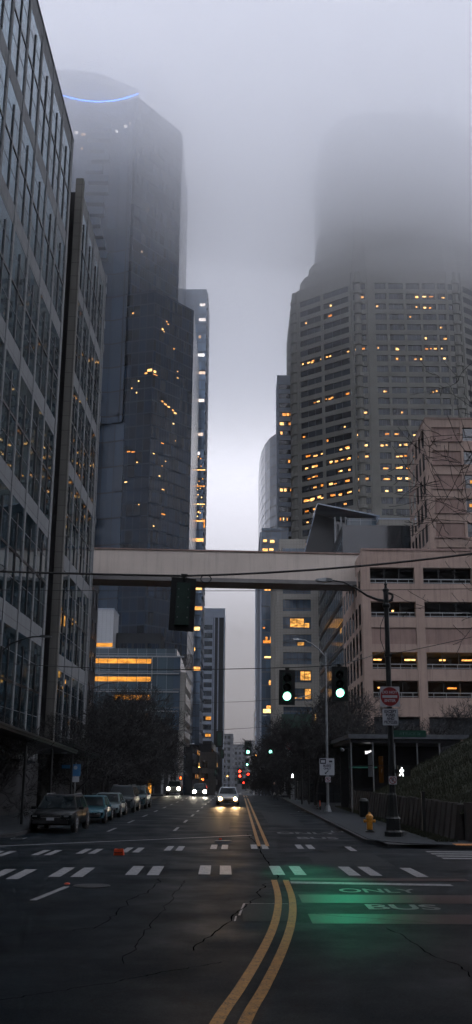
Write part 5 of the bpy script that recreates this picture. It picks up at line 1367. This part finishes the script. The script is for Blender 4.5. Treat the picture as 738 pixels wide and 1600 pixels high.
t = thing('litter_bin', (7.4,60,.13), 'dark cylindrical litter bin on the right pavement beyond the hydrant', 'litter bin')
mb = MB(); mb.lathe([(.24,.13),(.27,.2),(.27,.95),(.29,.97),(.29,1.02)], (7.4,60,0), 14); mb.build('bin_body', M['blackpole'], t, True)
mb = MB(); mb.lathe([(.28,1.02),(.22,1.14),(.08,1.18)], (7.4,60,0), 14); mb.build('lid', M['black'], t, True)
for x_, y_, lb in ((4.5,46.5,'iron storm drain grate in the gutter beside the hydrant'),(4.5,72,'iron storm drain grate in the gutter near the grey lamp pole'),(-8.45,39.8,'iron storm drain grate in the left gutter ahead of the black SUV')):
    t = thing('drain_grate', (x_,y_,0), lb, 'drain grate', 'storm drains in the gutters')
    mb = MB(); mb.box(x_-.25,x_+.25,y_-.4,y_+.4,-.005,.006); mb.build('frame', M['galv'], t)
    mb = MB()
    for k in range(6): mb.box(x_-.2,x_+.2,y_-.34+k*.12,y_-.29+k*.12,.006,.012)
    mb.build('bar', M['blackpole'], t)
mb = MB(); rg = random.Random(8)
for k in range(420):
    x_ = rg.choice((rg.uniform(4.3,4.78), rg.uniform(5.2,8.), rg.uniform(-8.75,-8.3))); y_ = rg.uniform(38,80); z_ = .136 if x_ > 4.95 else .004
    a = rg.random()*6.28; r_ = rg.uniform(.02,.05); mb.add([(x_+r_*math.cos(a+q),y_+r_*math.sin(a+q),z_+rg.uniform(0,.015)) for q in (0,1.7,3.1,4.8)], [(0,1,2,3)])
tag(mb.build('fallen_leaves', M['timber']), 'scattered dark fallen leaves along the gutters and right pavement', 'leaves', kind='stuff')
# --- litter and markers
t = thing('plastic_crate', (-3.67,32,0), 'crushed orange-red plastic crate lying on the far crosswalk', 'crate')
mb = MB(); mb.add([(-3.82,31.9,0),(-3.52,31.95,0),(-3.5,32.12,0),(-3.8,32.1,0),(-3.81,31.91,.17),(-3.54,31.93,.20),(-3.53,32.1,.15),(-3.8,32.09,.19)],
   [(0,3,2,1),(4,5,6,7),(0,1,5,4),(1,2,6,5),(2,3,7,6),(3,0,4,7)]); mb.build('crate_body', M['orange_lit'] if 'orange_lit' in M else M['orange'], t)
mb = MB(); mb.box(-3.8,-3.55,31.88,31.9,.07,.09); mb.build('rib', M['red_paint'], t)
t = thing('road_marker', (-.66,39.9,0), 'small amber road marker on the dark cover by the far crosswalk', 'road marker')
mb = MB(); mb.lathe([(.09,0),(.08,.03),(.03,.05)], (-.66,39.9,0), 10); mb.build('marker_base', M['plastic'], t)
mb = MB(); mb.box(-.71,-.61,39.79,39.83,.01,.06); mb.build('reflector', M['orange'], t)
t = thing('road_marker', (-4.0,23.5,0), 'small orange road marker beside the lone dash in the foreground', 'road marker')
mb = MB(); mb.lathe([(.07,0),(.06,.02),(.02,.03)], (-3.85,23.6,0), 10); mb.build('marker_base', M['orange'], t)

# ------------------------------------------------------------------ cars (local: front towards -y, ground at z = 0)
def car(label, loc, paint, kind='sedan', head=None, rotz=0, power=0, H=None, group='parked cars along the left kerb', plate=True):
    L_, W, H = {'sedan':(4.6,1.82,1.45),'suv':(4.6,1.90,1.72),'van':(4.9,1.9,1.85)}[kind] if H is None else {'sedan':(4.6,1.82,H),'suv':(4.6,1.90,H),'van':(4.9,1.9,H)}[kind]
    t = thing('parked_car' if head is None else 'oncoming_car', loc, label, 'car', group); t.rotation_euler = (0,0,rotz)
    B = lambda n, m, mb, s=False, p=None: mb.build(n, M[m], p or t, s, world=False)
    hl, hw = L_/2, W/2
    belt = .62*H if kind != 'sedan' else .60*H
    hood = belt - .05 if kind != 'sedan' else belt - .12
    z0 = .24 if kind == 'sedan' else .30
    def ring(y, w, zt, zb, crown=.03):
        return [(-w*.93,y,zb),(-w,y,zb+.16),(-w,y,zb+(zt-zb)*.62),(-w*.95,y,zt-.05),(-w*.80,y,zt+crown*.3),(0,y,zt+crown),(w*.80,y,zt+crown*.3),(w*.95,y,zt-.05),(w,y,zb+(zt-zb)*.62),(w,y,zb+.16),(w*.93,y,zb)]
    st = [(-hl,.80,hood-.24,z0+.12),(-hl+.10,.90,hood-.12,z0+.02),(-hl+.45,.97,hood-.03,z0),(-hl+1.0,1.,hood+.02,z0),(-hl+1.35,1.,belt,z0),(0,1.,belt+.02,z0),(hl-1.1,1.,belt+.03,z0),(hl-.4,.98,belt+(.0 if kind=='sedan' else .03),z0),(hl-.08,.93,belt-.06,z0+.05),(hl,.85,belt-.15,z0+.15)]
    mb = MB(); mb.loft([ring(y,hw*k,zt,zb) for y,k,zt,zb in st]); B('body',paint,mb,True)
    # cabin
    rf, rr_ = {'sedan':(-.35,1.0),'suv':(-.45,1.75),'van':(-.7,2.1)}[kind]
    cf, cr = {'sedan':(-1.15,1.75),'suv':(-1.15,2.1),'van':(-1.35,2.3)}[kind]
    wb, wt = hw*.90, hw*.70
    b = belt
    V = [(-wb,cf,b),(wb,cf,b),(wb,cr,b),(-wb,cr,b),(-wt,rf,H),(wt,rf,H),(wt,rr_,H),(-wt,rr_,H)]
    mb = MB(); 
    rings = []
    for k_, (fz) in enumerate((0,.5,.93,1.0)):
        e = 1.0 if fz < .95 else .90; g = lambda i, j: V[i][j] + (V[i+4][j]-V[i][j])*fz
        rings.append([(g(i,0)*e, g(i,1) + (0 if fz < .95 else (.08 if i < 2 else -.08)), g(i,2) - (.0 if fz < 1 else -.015)) for i in (0,1,2,3)])
    mb.loft(rings); B('cabin',paint,mb,True)
    def pane(nm, i0, i1, a0, a1, off, za=.08, zb=.90):
        q = []
        for (i, a) in ((i0,a0),(i1,1-a1)): pass
        A0, A1, T0, T1 = Vector(V[i0]), Vector(V[i1]), Vector(V[i0+4]), Vector(V[i1+4])
        def P_(s, h): return (A0.lerp(A1, s)).lerp(T0.lerp(T1, s), h) + Vector(off)
        mb = MB(); mb.quad(P_(a0,za),P_(a1,za),P_(a1,zb),P_(a0,zb)); return B(nm,'carglass',mb)
    pane('windscreen',0,1,.05,.95,(0,-.012,.012)); pane('rear_window',2,3,.06,.94,(0,.012,.012))
    for s_, (i0,i1) in ((1,(1,2)),(-1,(3,0))):
        ks = ((.06,.46),(.50,.86)) if kind != 'van' else ((.05,.35),(.38,.66),(.69,.95))
        for a0, a1 in ks: pane('side_window',i0,i1,(a0 if s_>0 else 1-a1),(a1 if s_>0 else 1-a0),(s_*.012,0,0),.10,.88)
    for s_ in (-1,1):
        mb = MB(); x = s_*(hw+.09); mb.loft([[(x+dx*w_,cf+.25+yy,b+.06+dz*w_) for dx,dz in ((-1,-.6),(1,-.6),(1,.6),(-1,.6))] for yy, w_ in ((-.05,.06),(0,.11),(.08,.10))]); B('mirror',paint,mb)
        for yy, nm in ((-hl+.86,'f'),(hl-.88,'r')):
            rw = .33 if kind == 'sedan' else .37
            mb = MB(); mb.lathe([(rw+.06,-.02),(rw+.06,.012)], (s_*(hw-.0),yy,rw+.02), 22, 'x'); B('wheel_arch','plastic',mb)
            mb = MB(); mb.lathe([(rw*.6,-.11),(rw*.95,-.11),(rw,-.07),(rw,.07),(rw*.95,.11),(rw*.6,.11)], (s_*(hw-.07),yy,rw), 22, 'x'); w_ = B('wheel','rubber',mb,True)
            mb = MB(); mb.lathe([(rw*.62,s_*.09),(rw*.58,s_*.118),(rw*.15,s_*.10),(.03,s_*.12)], (s_*(hw-.07),yy,rw), 10, 'x'); B('rim','rim',mb,False,w_)
        # headlights
        hx = s_*hw*.70; hz = hood - .20
        mb = MB(); mb.loft([[(hx+a*.19*q,-hl+.02-dy+ (abs(hx+a*.19*q)/hw)**2*.10,hz+c*.075*q) for a,c in ((-1,-.6),(1,-1),(1.1,1),(-1,.7))] for dy,q in ((-.10,1.),(.05,.95),(.07,.6))]); hl_ = B('headlight','carglass',mb)
        if head is not None:
            mb = MB(); hb = 1.5 if head == 'head_white' else 1.1; mb.lathe([(.13*hb,-.03),(.12*hb,-.06),(.07*hb,-.09),(.01,-.10)], (hx-.02*s_,-hl-.085,hz), 14, 'y'); B('bulb',head,mb,True,hl_)
        mb = MB(); mb.box(s_*hw*.74-.17,s_*hw*.74+.17,hl-.06,hl+.005,belt-.38,belt-.22); B('tail_light','signred',mb)
        if head is None:
            mb = MB(); mb.box(hx-.10,hx+.10,-hl-.055,-hl-.04,hz-.02,hz+.03); B('headlight_trim','galv',mb)
    mb = MB(); gw = hw*.46; mb.box(-gw,gw,-hl-.03,-hl+.05,hood-.34,hood-.16); B('grille','plastic',mb)
    mb = MB(); mb.box(-hw*.78,hw*.78,-hl-.045,-hl+.06,z0+.08,z0+.24); B('bumper','plastic',mb)
    mb = MB(); mb.box(-gw*.9,gw*.9,-hl-.045,-hl-.03,hood-.255,hood-.235); B('grille_bar','galv',mb)
    if plate: mb = MB(); mb.box(-.16,.16,-hl-.06,-hl-.045,z0+.22,z0+.33); B('number_plate','signwhite',mb)
    for s_ in (-1,1):
        mb = MB()
        for yy in (-.05,.98): mb.box(s_*hw*1.0-.006,s_*hw*1.0+.006,yy,yy+.012,z0+.2,belt-.07)
        B('door_seam','plastic',mb)
        mb = MB()
        for yy in (.75,1.6): mb.box(s_*(hw+.005)-.012,s_*(hw+.005)+.012,yy-.1,yy+.06,belt-.18,belt-.15)
        B('door_handle','galv',mb)
    if kind != 'sedan':
        for s_ in (-1,1): mb = MB(); mb.tube([(s_*wt*.92,rf+.1,H+.02),(s_*wt*.92,rf+.25,H+.06),(s_*wt*.92,rr_-.25,H+.06),(s_*wt*.92,rr_-.1,H+.02)], .02, 5); B('roof_rail','galv',mb)
    mb = MB(); mb.tube([(-.5,cf+.06,b+.05),(.05,cf+.22,b+.14)], .008, 4); mb.tube([(.15,cf+.06,b+.05),(.62,cf+.22,b+.14)], .008, 4); B('wiper','plastic',mb)
    if power:
        for s_ in (-1,1):
            l = bpy.data.lights.new('headlamp_beam', 'SPOT'); l.energy = power; l.color = (1,.62,.28) if head == 'head_warm' else (1,.88,.7)
            l.spot_size = R(15); l.spot_blend = .6; l.shadow_soft_size = .08
            o = bpy.data.objects.new('headlamp_beam', l); COL.objects.link(o); o.parent = t; o.location = (s_*hw*.70,-hl-.2,hood-.2)
            o.rotation_euler = Vector((.02 if power > 450 else 0,-1,-.10)).to_track_quat('-Z','Y').to_euler()
    return t
def carz(y): return gz(y) + .0
car('black SUV parked nearest, at the left kerb behind the stop line', (-7.85,45.5,0), 'car_black', 'suv', H=1.5, rotz=R(-1))
car('dark teal sedan parked behind the black SUV', (-7.75,54.4,0), 'car_teal', 'sedan', H=1.3, rotz=R(1))
car('silver grey sedan parked third from the near end', (-7.8,61.6,0), 'car_silver', 'sedan', H=1.33)
car('large dark grey SUV parked behind the silver sedan', (-7.75,69.0,0), 'car_dark', 'van', H=1.68)
car('slate SUV parked at the far end of the row', (-7.65,76.8,0), 'car_slate', 'suv', H=1.6)
car('grey sedan with warm headlights driving towards the camera beside the centre line', (-.82,86.3,0), 'car_white', 'sedan', 'head_warm', power=500, group='oncoming cars with headlights on', plate=False)
car('car with the brightest white headlights in the middle oncoming lane', (-4.5,122.,gz(122)), 'car_dark', 'sedan', 'head_white', power=420, group='oncoming cars with headlights on', plate=False)
car('olive pickup-height car with white headlights in the left oncoming lane', (-7.95,128,gz(128)), 'car_olive', 'suv', 'head_white2' if 'head_white2' in M else 'head_white', power=120, group='oncoming cars with headlights on', plate=False)
car('distant car stopped far down the street under the red lights', (-3.0,230,gz(230)), 'car_dark', 'sedan', 'head_warm', group='oncoming cars with headlights on', plate=False)

# --- pedestrian crossing at the far right corner
def person(x, y, label):
    g = .13 if x > 4.9 else 0
    t = thing('person', (x,y,g), label, 'person')
    def skin_body(name, mat, verts, edges, radii, parent):
        me = bpy.data.meshes.new(name); me.from_pydata(verts, edges, []); o = bpy.data.objects.new(name, me); COL.objects.link(o); o.parent = parent
        me.materials.append(M[mat]); md = o.modifiers.new('skin','SKIN'); sv = me.skin_vertices[0].data
        for i, r_ in enumerate(radii): sv[i].radius = (r_, r_)
        sv[0].use_root = True
        o.modifiers.new('sub','SUBSURF').levels = 1; o.modifiers['sub'].render_levels = 2
        return o
    v = [(0,0,.95),(0,0,1.15),(0,-.02,1.38),(0,-.02,1.50),(0,-.04,1.60),(0,-.04,1.72),
         (-.10,0,.90),(-.22,-.02,.50),(-.36,.04,.08),(-.27,-.03,.04),
         (.10,0,.90),(.24,-.03,.52),(.30,.08,.12),(.38,.05,.04),
         (-.19,-.02,1.40),(-.26,.05,1.15),(-.16,-.10,.95),(-.13,-.14,.88),
         (.19,-.02,1.40),(.27,.03,1.15),(.33,-.12,.98),(.34,-.16,.92)]
    e = [(0,1),(1,2),(2,3),(3,4),(4,5),(0,6),(6,7),(7,8),(8,9),(0,10),(10,11),(11,12),(12,13),(2,14),(14,15),(15,16),(16,17),(2,18),(18,19),(19,20),(20,21)]
    rad = [.15,.14,.16,.06,.085,.075,.09,.065,.045,.04,.09,.065,.045,.04,.07,.05,.035,.03,.07,.05,.035,.03]
    skin_body('body','cloth_dark',v,e,rad,t)
    mb = MB(); mb.lathe([(.02,-.11),(.07,-.09),(.088,0),(.075,.08),(.02,.115)], (0,-.05,1.66), 14); mb.build('head', M['skin'], t, True, world=False)
    mb = MB(); mb.lathe([(.096,-.02),(.09,.07),(.03,.125)], (0,-.03,1.66), 14); mb.build('hair', M['hair'], t, True, world=False)
    mb = MB(); mb.loft([[(w*math.cos(a*.785),w*.62*math.sin(a*.785)-.01,z) for a in range(8)] for z, w in ((.80,.21),(1.0,.20),(1.25,.22),(1.42,.20),(1.49,.09))]); mb.build('coat', M['cloth_dark'], t, True, world=False)
person(3.75,104.5,'person in dark clothes striding over the far crossing at the right kerb')

# ------------------------------------------------------------------ bare trees
def make_tree(seed, h, spread=.5, trunk_h=.28, r0=.16, levels=5, lean=(0,0), kids=(3,4), dec=(.62,.82), minr=.013, gn=(.08,.035)):
    rg = random.Random(seed); tb = MB(); cb = MB()
    def grow(p, d, L, r_, lev):
        n = 4 if lev < 2 else 3; pts = [p]; rr = [r_]; q = Vector(p); dd = Vector(d)
        for i in range(n):
            dd = (dd + Vector((rg.gauss(0,1),rg.gauss(0,1),rg.gauss(0,.7)+.18))*(gn[0]+gn[1]*lev)).normalized()
            q = q + dd*L/n; pts.append(q.copy()); rr.append(max(minr, r_*(1-.42*(i+1)/n)))
        (tb if lev < 2 else cb).tube(pts, rr, 7 if lev == 0 else (5 if lev < 3 else 3), cap=lev < 2)
        if lev >= levels: return
        k = rg.randint(*kids) + (1 if lev == 0 else 0)
        for i in range(k):
            at = rg.uniform(.45,1.) if i else 1.; idx = min(n, max(1, int(round(at*n))))
            b = pts[idx]; ax = Vector((rg.gauss(0,1),rg.gauss(0,1),rg.gauss(0,.5))); ax = (ax - dd*ax.dot(dd)).normalized()
            ang = rg.uniform(.35,.95)*spread*1.3 if i else rg.uniform(.1,.4)*spread
            nd = (dd*math.cos(ang) + ax*math.sin(ang)).normalized()
            grow(b, nd, L*rg.uniform(*dec), rr[idx]*rg.uniform(.5,.72), lev+1)
    grow(Vector((0,0,-.05)), Vector((lean[0],lean[1],1)).normalized(), h*trunk_h, r0, 0)
    return tb, cb
def tree_thing(seed, label, loc, group, **kw):
    tb, cb = make_tree(seed, **kw)
    t = thing('bare_tree', loc, label, 'tree', group)
    tb.build('trunk', M['bark'], t, True, world=False); cb.build('crown', M['bark'], t, world=False)
    return t
street = [tree_thing(31, 'x', (0,0,0), 'x', h=10.5, spread=1.0, levels=6, r0=.17, kids=(3,5)),
          tree_thing(47, 'x', (0,0,0), 'x', h=11, spread=.95, levels=6, r0=.16, kids=(3,5)),
          tree_thing(58, 'x', (0,0,0), 'x', h=10., spread=1.1, levels=6, r0=.16, kids=(4,4))]
used = [False]*3
def place_tree(k, loc, rz, label, group, sc=1.):
    o = copy_tree(street[k]) if used[k] else street[k]; used[k] = True
    o.location = loc; o.rotation_euler = (0,0,rz); o.scale = (sc,)*3; o['label'] = label; o['group'] = group
rg = random.Random(77)
GR, GL = 'bare street trees on the right pavement', 'bare street trees on the left pavement'
spotsR = [(6.4,84,1.05),(7.6,93,1.1),(6.3,108,1.05),(8.6,116,1.2),(6.4,126,1.),(7.4,137,1.1),(6.3,150,1.),(6.3,165,1.),(6.2,182,1.),(6.2,200,1.),(6.,222,1.),(6.,246,1.),(5.6,275,1.1)]
ordn = ['nearest','second','third','fourth','fifth','sixth','seventh','eighth','ninth','tenth','eleventh','twelfth','thirteenth']
for i, (x, y, s) in enumerate(spotsR):
    place_tree(i % 3, (x,y,gz(y)+.1), rg.random()*6.28, 'bare street tree with tangled twigs, %s in the row on the right pavement' % ordn[i], GR, s)
spotsL = [(-11.3,47,.7),(-11.4,72,.85),(-11.2,84,1.05),(-11.9,93,1.2),(-10.9,101,1.15),(-13.6,108,1.2),(-10.8,113,1.05),(-12.6,123,1.1),(-14,133,1.1),(-13.2,99,1.2),(-15.5,118,1.3),(-11.4,127,1.1),(-15,104,1.25)]
for i, (x, y, s) in enumerate(spotsL):
    place_tree((i+1) % 3, (x,y,.1), rg.random()*6.28, 'bare street tree with dense dark twigs, %s from the near end on the left pavement' % ordn[i], GL, s)
place_tree(0, (12.2,88,.1), 1., 'small bare tree before the garage corner, left of the tall black pole', 'small bare trees before the garage', 1.0)
place_tree(1, (17.6,92,.1), 2.4, 'wide bare tree before the garage, just right of the DO NOT ENTER sign', 'small bare trees before the garage', 1.0)
place_tree(2, (24.,94,.1), 4., 'bare tree before the garage cut by the right edge of the photo', 'small bare trees before the garage', 1.05)
BIG = 'large bare tree at the right edge'
tree_thing(1023, 'large bare tree whose long drooping branches enter from the right edge of the photo', (12.6,27.,.1), BIG, h=18, spread=1.25, levels=7, r0=.2, trunk_h=.3, lean=(-.12,-.05), kids=(2,3), dec=(.62,.84), minr=.010, gn=(.06,.012))

# ================================================================== LIGHT AND AIR
w = bpy.data.worlds.new('World'); scene.world = w; w.use_nodes = True; nt = w.node_tree; nt.nodes.clear()
out = N(nt, 'ShaderNodeOutputWorld'); bg = N(nt, 'ShaderNodeBackground')
sky = N(nt, 'ShaderNodeTexSky'); sky.sky_type = 'NISHITA'; sky.sun_disc = False
SUN_EL, SUN_AZ = R(24), R(20)
sky.sun_elevation = SUN_EL; sky.sun_rotation = SUN_AZ; sky.air_density = 1.2; sky.dust_density = 4.; sky.ozone_density = 1.5
tc = N(nt, 'ShaderNodeTexCoord'); sx_ = N(nt, 'ShaderNodeSeparateXYZ'); nt.links.new(tc.outputs['Generated'], sx_.inputs[0])
cr_ = N(nt, 'ShaderNodeValToRGB'); nt.links.new(sx_.outputs[2], cr_.inputs[0]); rp = cr_.color_ramp   # overcast sky: dull at the horizon, brightest part-way up
rp.elements[0].position = 0.; rp.elements[0].color = (.04,.041,.049,1); rp.elements[1].position = 1.; rp.elements[1].color = (.38,.40,.47,1)
for p_, c_ in ((.14,(.10,.101,.12,1)),(.27,(.30,.306,.355,1)),(.42,(.70,.722,.84,1)),(.54,(.82,.845,.985,1)),(.66,(.58,.60,.70,1)),(.78,(.42,.43,.50,1))):
    e_ = rp.elements.new(p_); e_.color = c_
vm = N(nt, 'ShaderNodeVectorMath', operation='SCALE'); nt.links.new(cr_.outputs[0], vm.inputs[0]); vm.inputs['Scale'].default_value = 8.6
oc = vm.outputs[0]
c = mixc(nt, .985, sky.outputs[0], oc)
nt.links.new(c, bg.inputs['Color']); bg.inputs['Strength'].default_value = .12
nt.links.new(bg.outputs[0], out.inputs['Surface'])
sl_ = bpy.data.lights.new('sun', 'SUN'); sl_.energy = .5; sl_.angle = R(20); sl_.color = (1,.93,.85)
so = bpy.data.objects.new('sun', sl_); COL.objects.link(so)
so.rotation_euler = Vector((-math.sin(SUN_AZ)*math.cos(SUN_EL), -math.cos(SUN_AZ)*math.cos(SUN_EL), -math.sin(SUN_EL))).to_track_quat('-Z','Y').to_euler()

def air(name, x0, x1, y0, y1, z0, z1, dens, col, aniso, label):
    m = bpy.data.materials.new(name); m.use_nodes = True; nt = m.node_tree; nt.nodes.clear()
    o_ = N(nt, 'ShaderNodeOutputMaterial'); v = N(nt, 'ShaderNodeVolumePrincipled')
    v.inputs['Color'].default_value = (*col, 1); v.inputs['Density'].default_value = dens; v.inputs['Anisotropy'].default_value = aniso
    nt.links.new(v.outputs[0], o_.inputs['Volume'])
    try: m.volume_intersection_method = 'FAST'
    except Exception: pass
    mb = MB(); mb.box(x0,x1,y0,y1,z0,z1); o = mb.build(name, m); o['kind'] = 'stuff'; o['label'] = label; o['category'] = 'air'
    return o
air('haze', -500, 500, -160, 1300, -10, 262, .00013, (.97,.98,.995), .2, 'thin cool haze that fades the far end of the street')
for k, (z0, d) in enumerate(((112,.0009),(140,.0042),(160,.0080),(180,.0125),(202,.006))):  # stacked layers of low cloud round the tower tops, inside the haze box
    air('low_cloud', -190-k*3, 190+k*3, -40-k*3, 520+k*3, z0, 236+k, d, (.985,.99,1.), .4,
        ['thin lowest skirt of the low cloud hanging round the towers','lower layer of the low cloud hiding the middle of the towers','thick layer of low cloud hiding the upper towers','dense layer of low cloud swallowing the tower tops','densest topmost layer of low cloud above the roof lights'][k])

def wisp(seed, c, r_, dens, label):
    rg = random.Random(seed); n, m_ = 20, 12; vs = []; fs = []
    ph = [rg.uniform(0,6.28) for _ in range(6)]
    for j in range(m_+1):
        th = math.pi*j/m_
        for i in range(n):
            a = 2*math.pi*i/n; k = 1 + .22*math.sin(2*a+ph[0])*math.sin(th) + .16*math.sin(3*a+ph[1])*math.sin(2*th+ph[2]) + .10*math.sin(5*a+ph[3])*math.sin(th)**2
            vs.append((c[0]+r_[0]*k*math.sin(th)*math.cos(a), c[1]+r_[1]*k*math.sin(th)*math.sin(a), c[2]+r_[2]*k*math.cos(th)))
    for j in range(m_):
        for i in range(n): fs.append((j*n+i,(j+1)*n+i,(j+1)*n+(i+1)%n,j*n+(i+1)%n))
    m = bpy.data.materials.new('fog_wisp'); m.use_nodes = True; nt = m.node_tree; nt.nodes.clear()
    o_ = N(nt, 'ShaderNodeOutputMaterial'); v = N(nt, 'ShaderNodeVolumePrincipled')
    v.inputs['Color'].default_value = (.985,.99,1.,1); v.inputs['Density'].default_value = dens; v.inputs['Anisotropy'].default_value = .4
    nt.links.new(v.outputs[0], o_.inputs['Volume'])
    mb = MB(); mb.add(vs, fs); o = mb.build('fog_wisp', m, None, True); o['kind'] = 'stuff'; o['label'] = label; o['category'] = 'fog'
wisp(6, (70,310,216), (120,80,34), .010, 'dense bank of fog swallowing the top of the brown tower')
wisp(1, (78,258,172), (52,24,14), .010, 'drifting wisp of fog across the upper brown tower at the right edge')
wisp(3, (-44,235,182), (24,18,16), .008, 'drifting wisp of fog across the middle of the black tower')
wisp(4, (-22,245,150), (16,14,9), .004, 'low thin wisp of fog near the right edge of the black tower')
wisp(5, (66,276,160), (26,18,7), .010, 'low thin wisp of fog hanging before the brown tower')

scene.view_settings.view_transform = 'Standard'; scene.view_settings.look = 'None'
scene.view_settings.exposure = 1.45; scene.view_settings.gamma = 1.; scene.view_settings.use_curve_mapping = False
cy = scene.cycles
scene.render.engine = 'CYCLES'
cy.use_denoising = True; cy.max_bounces = 16; cy.diffuse_bounces = 3; cy.glossy_bounces = 3; cy.transmission_bounces = 2; cy.volume_bounces = 10; cy.use_adaptive_sampling = True; cy.adaptive_threshold = .03
cy.sample_clamp_indirect = 4.; cy.caustics_reflective = False; cy.caustics_refractive = False
cy.use_light_tree = True
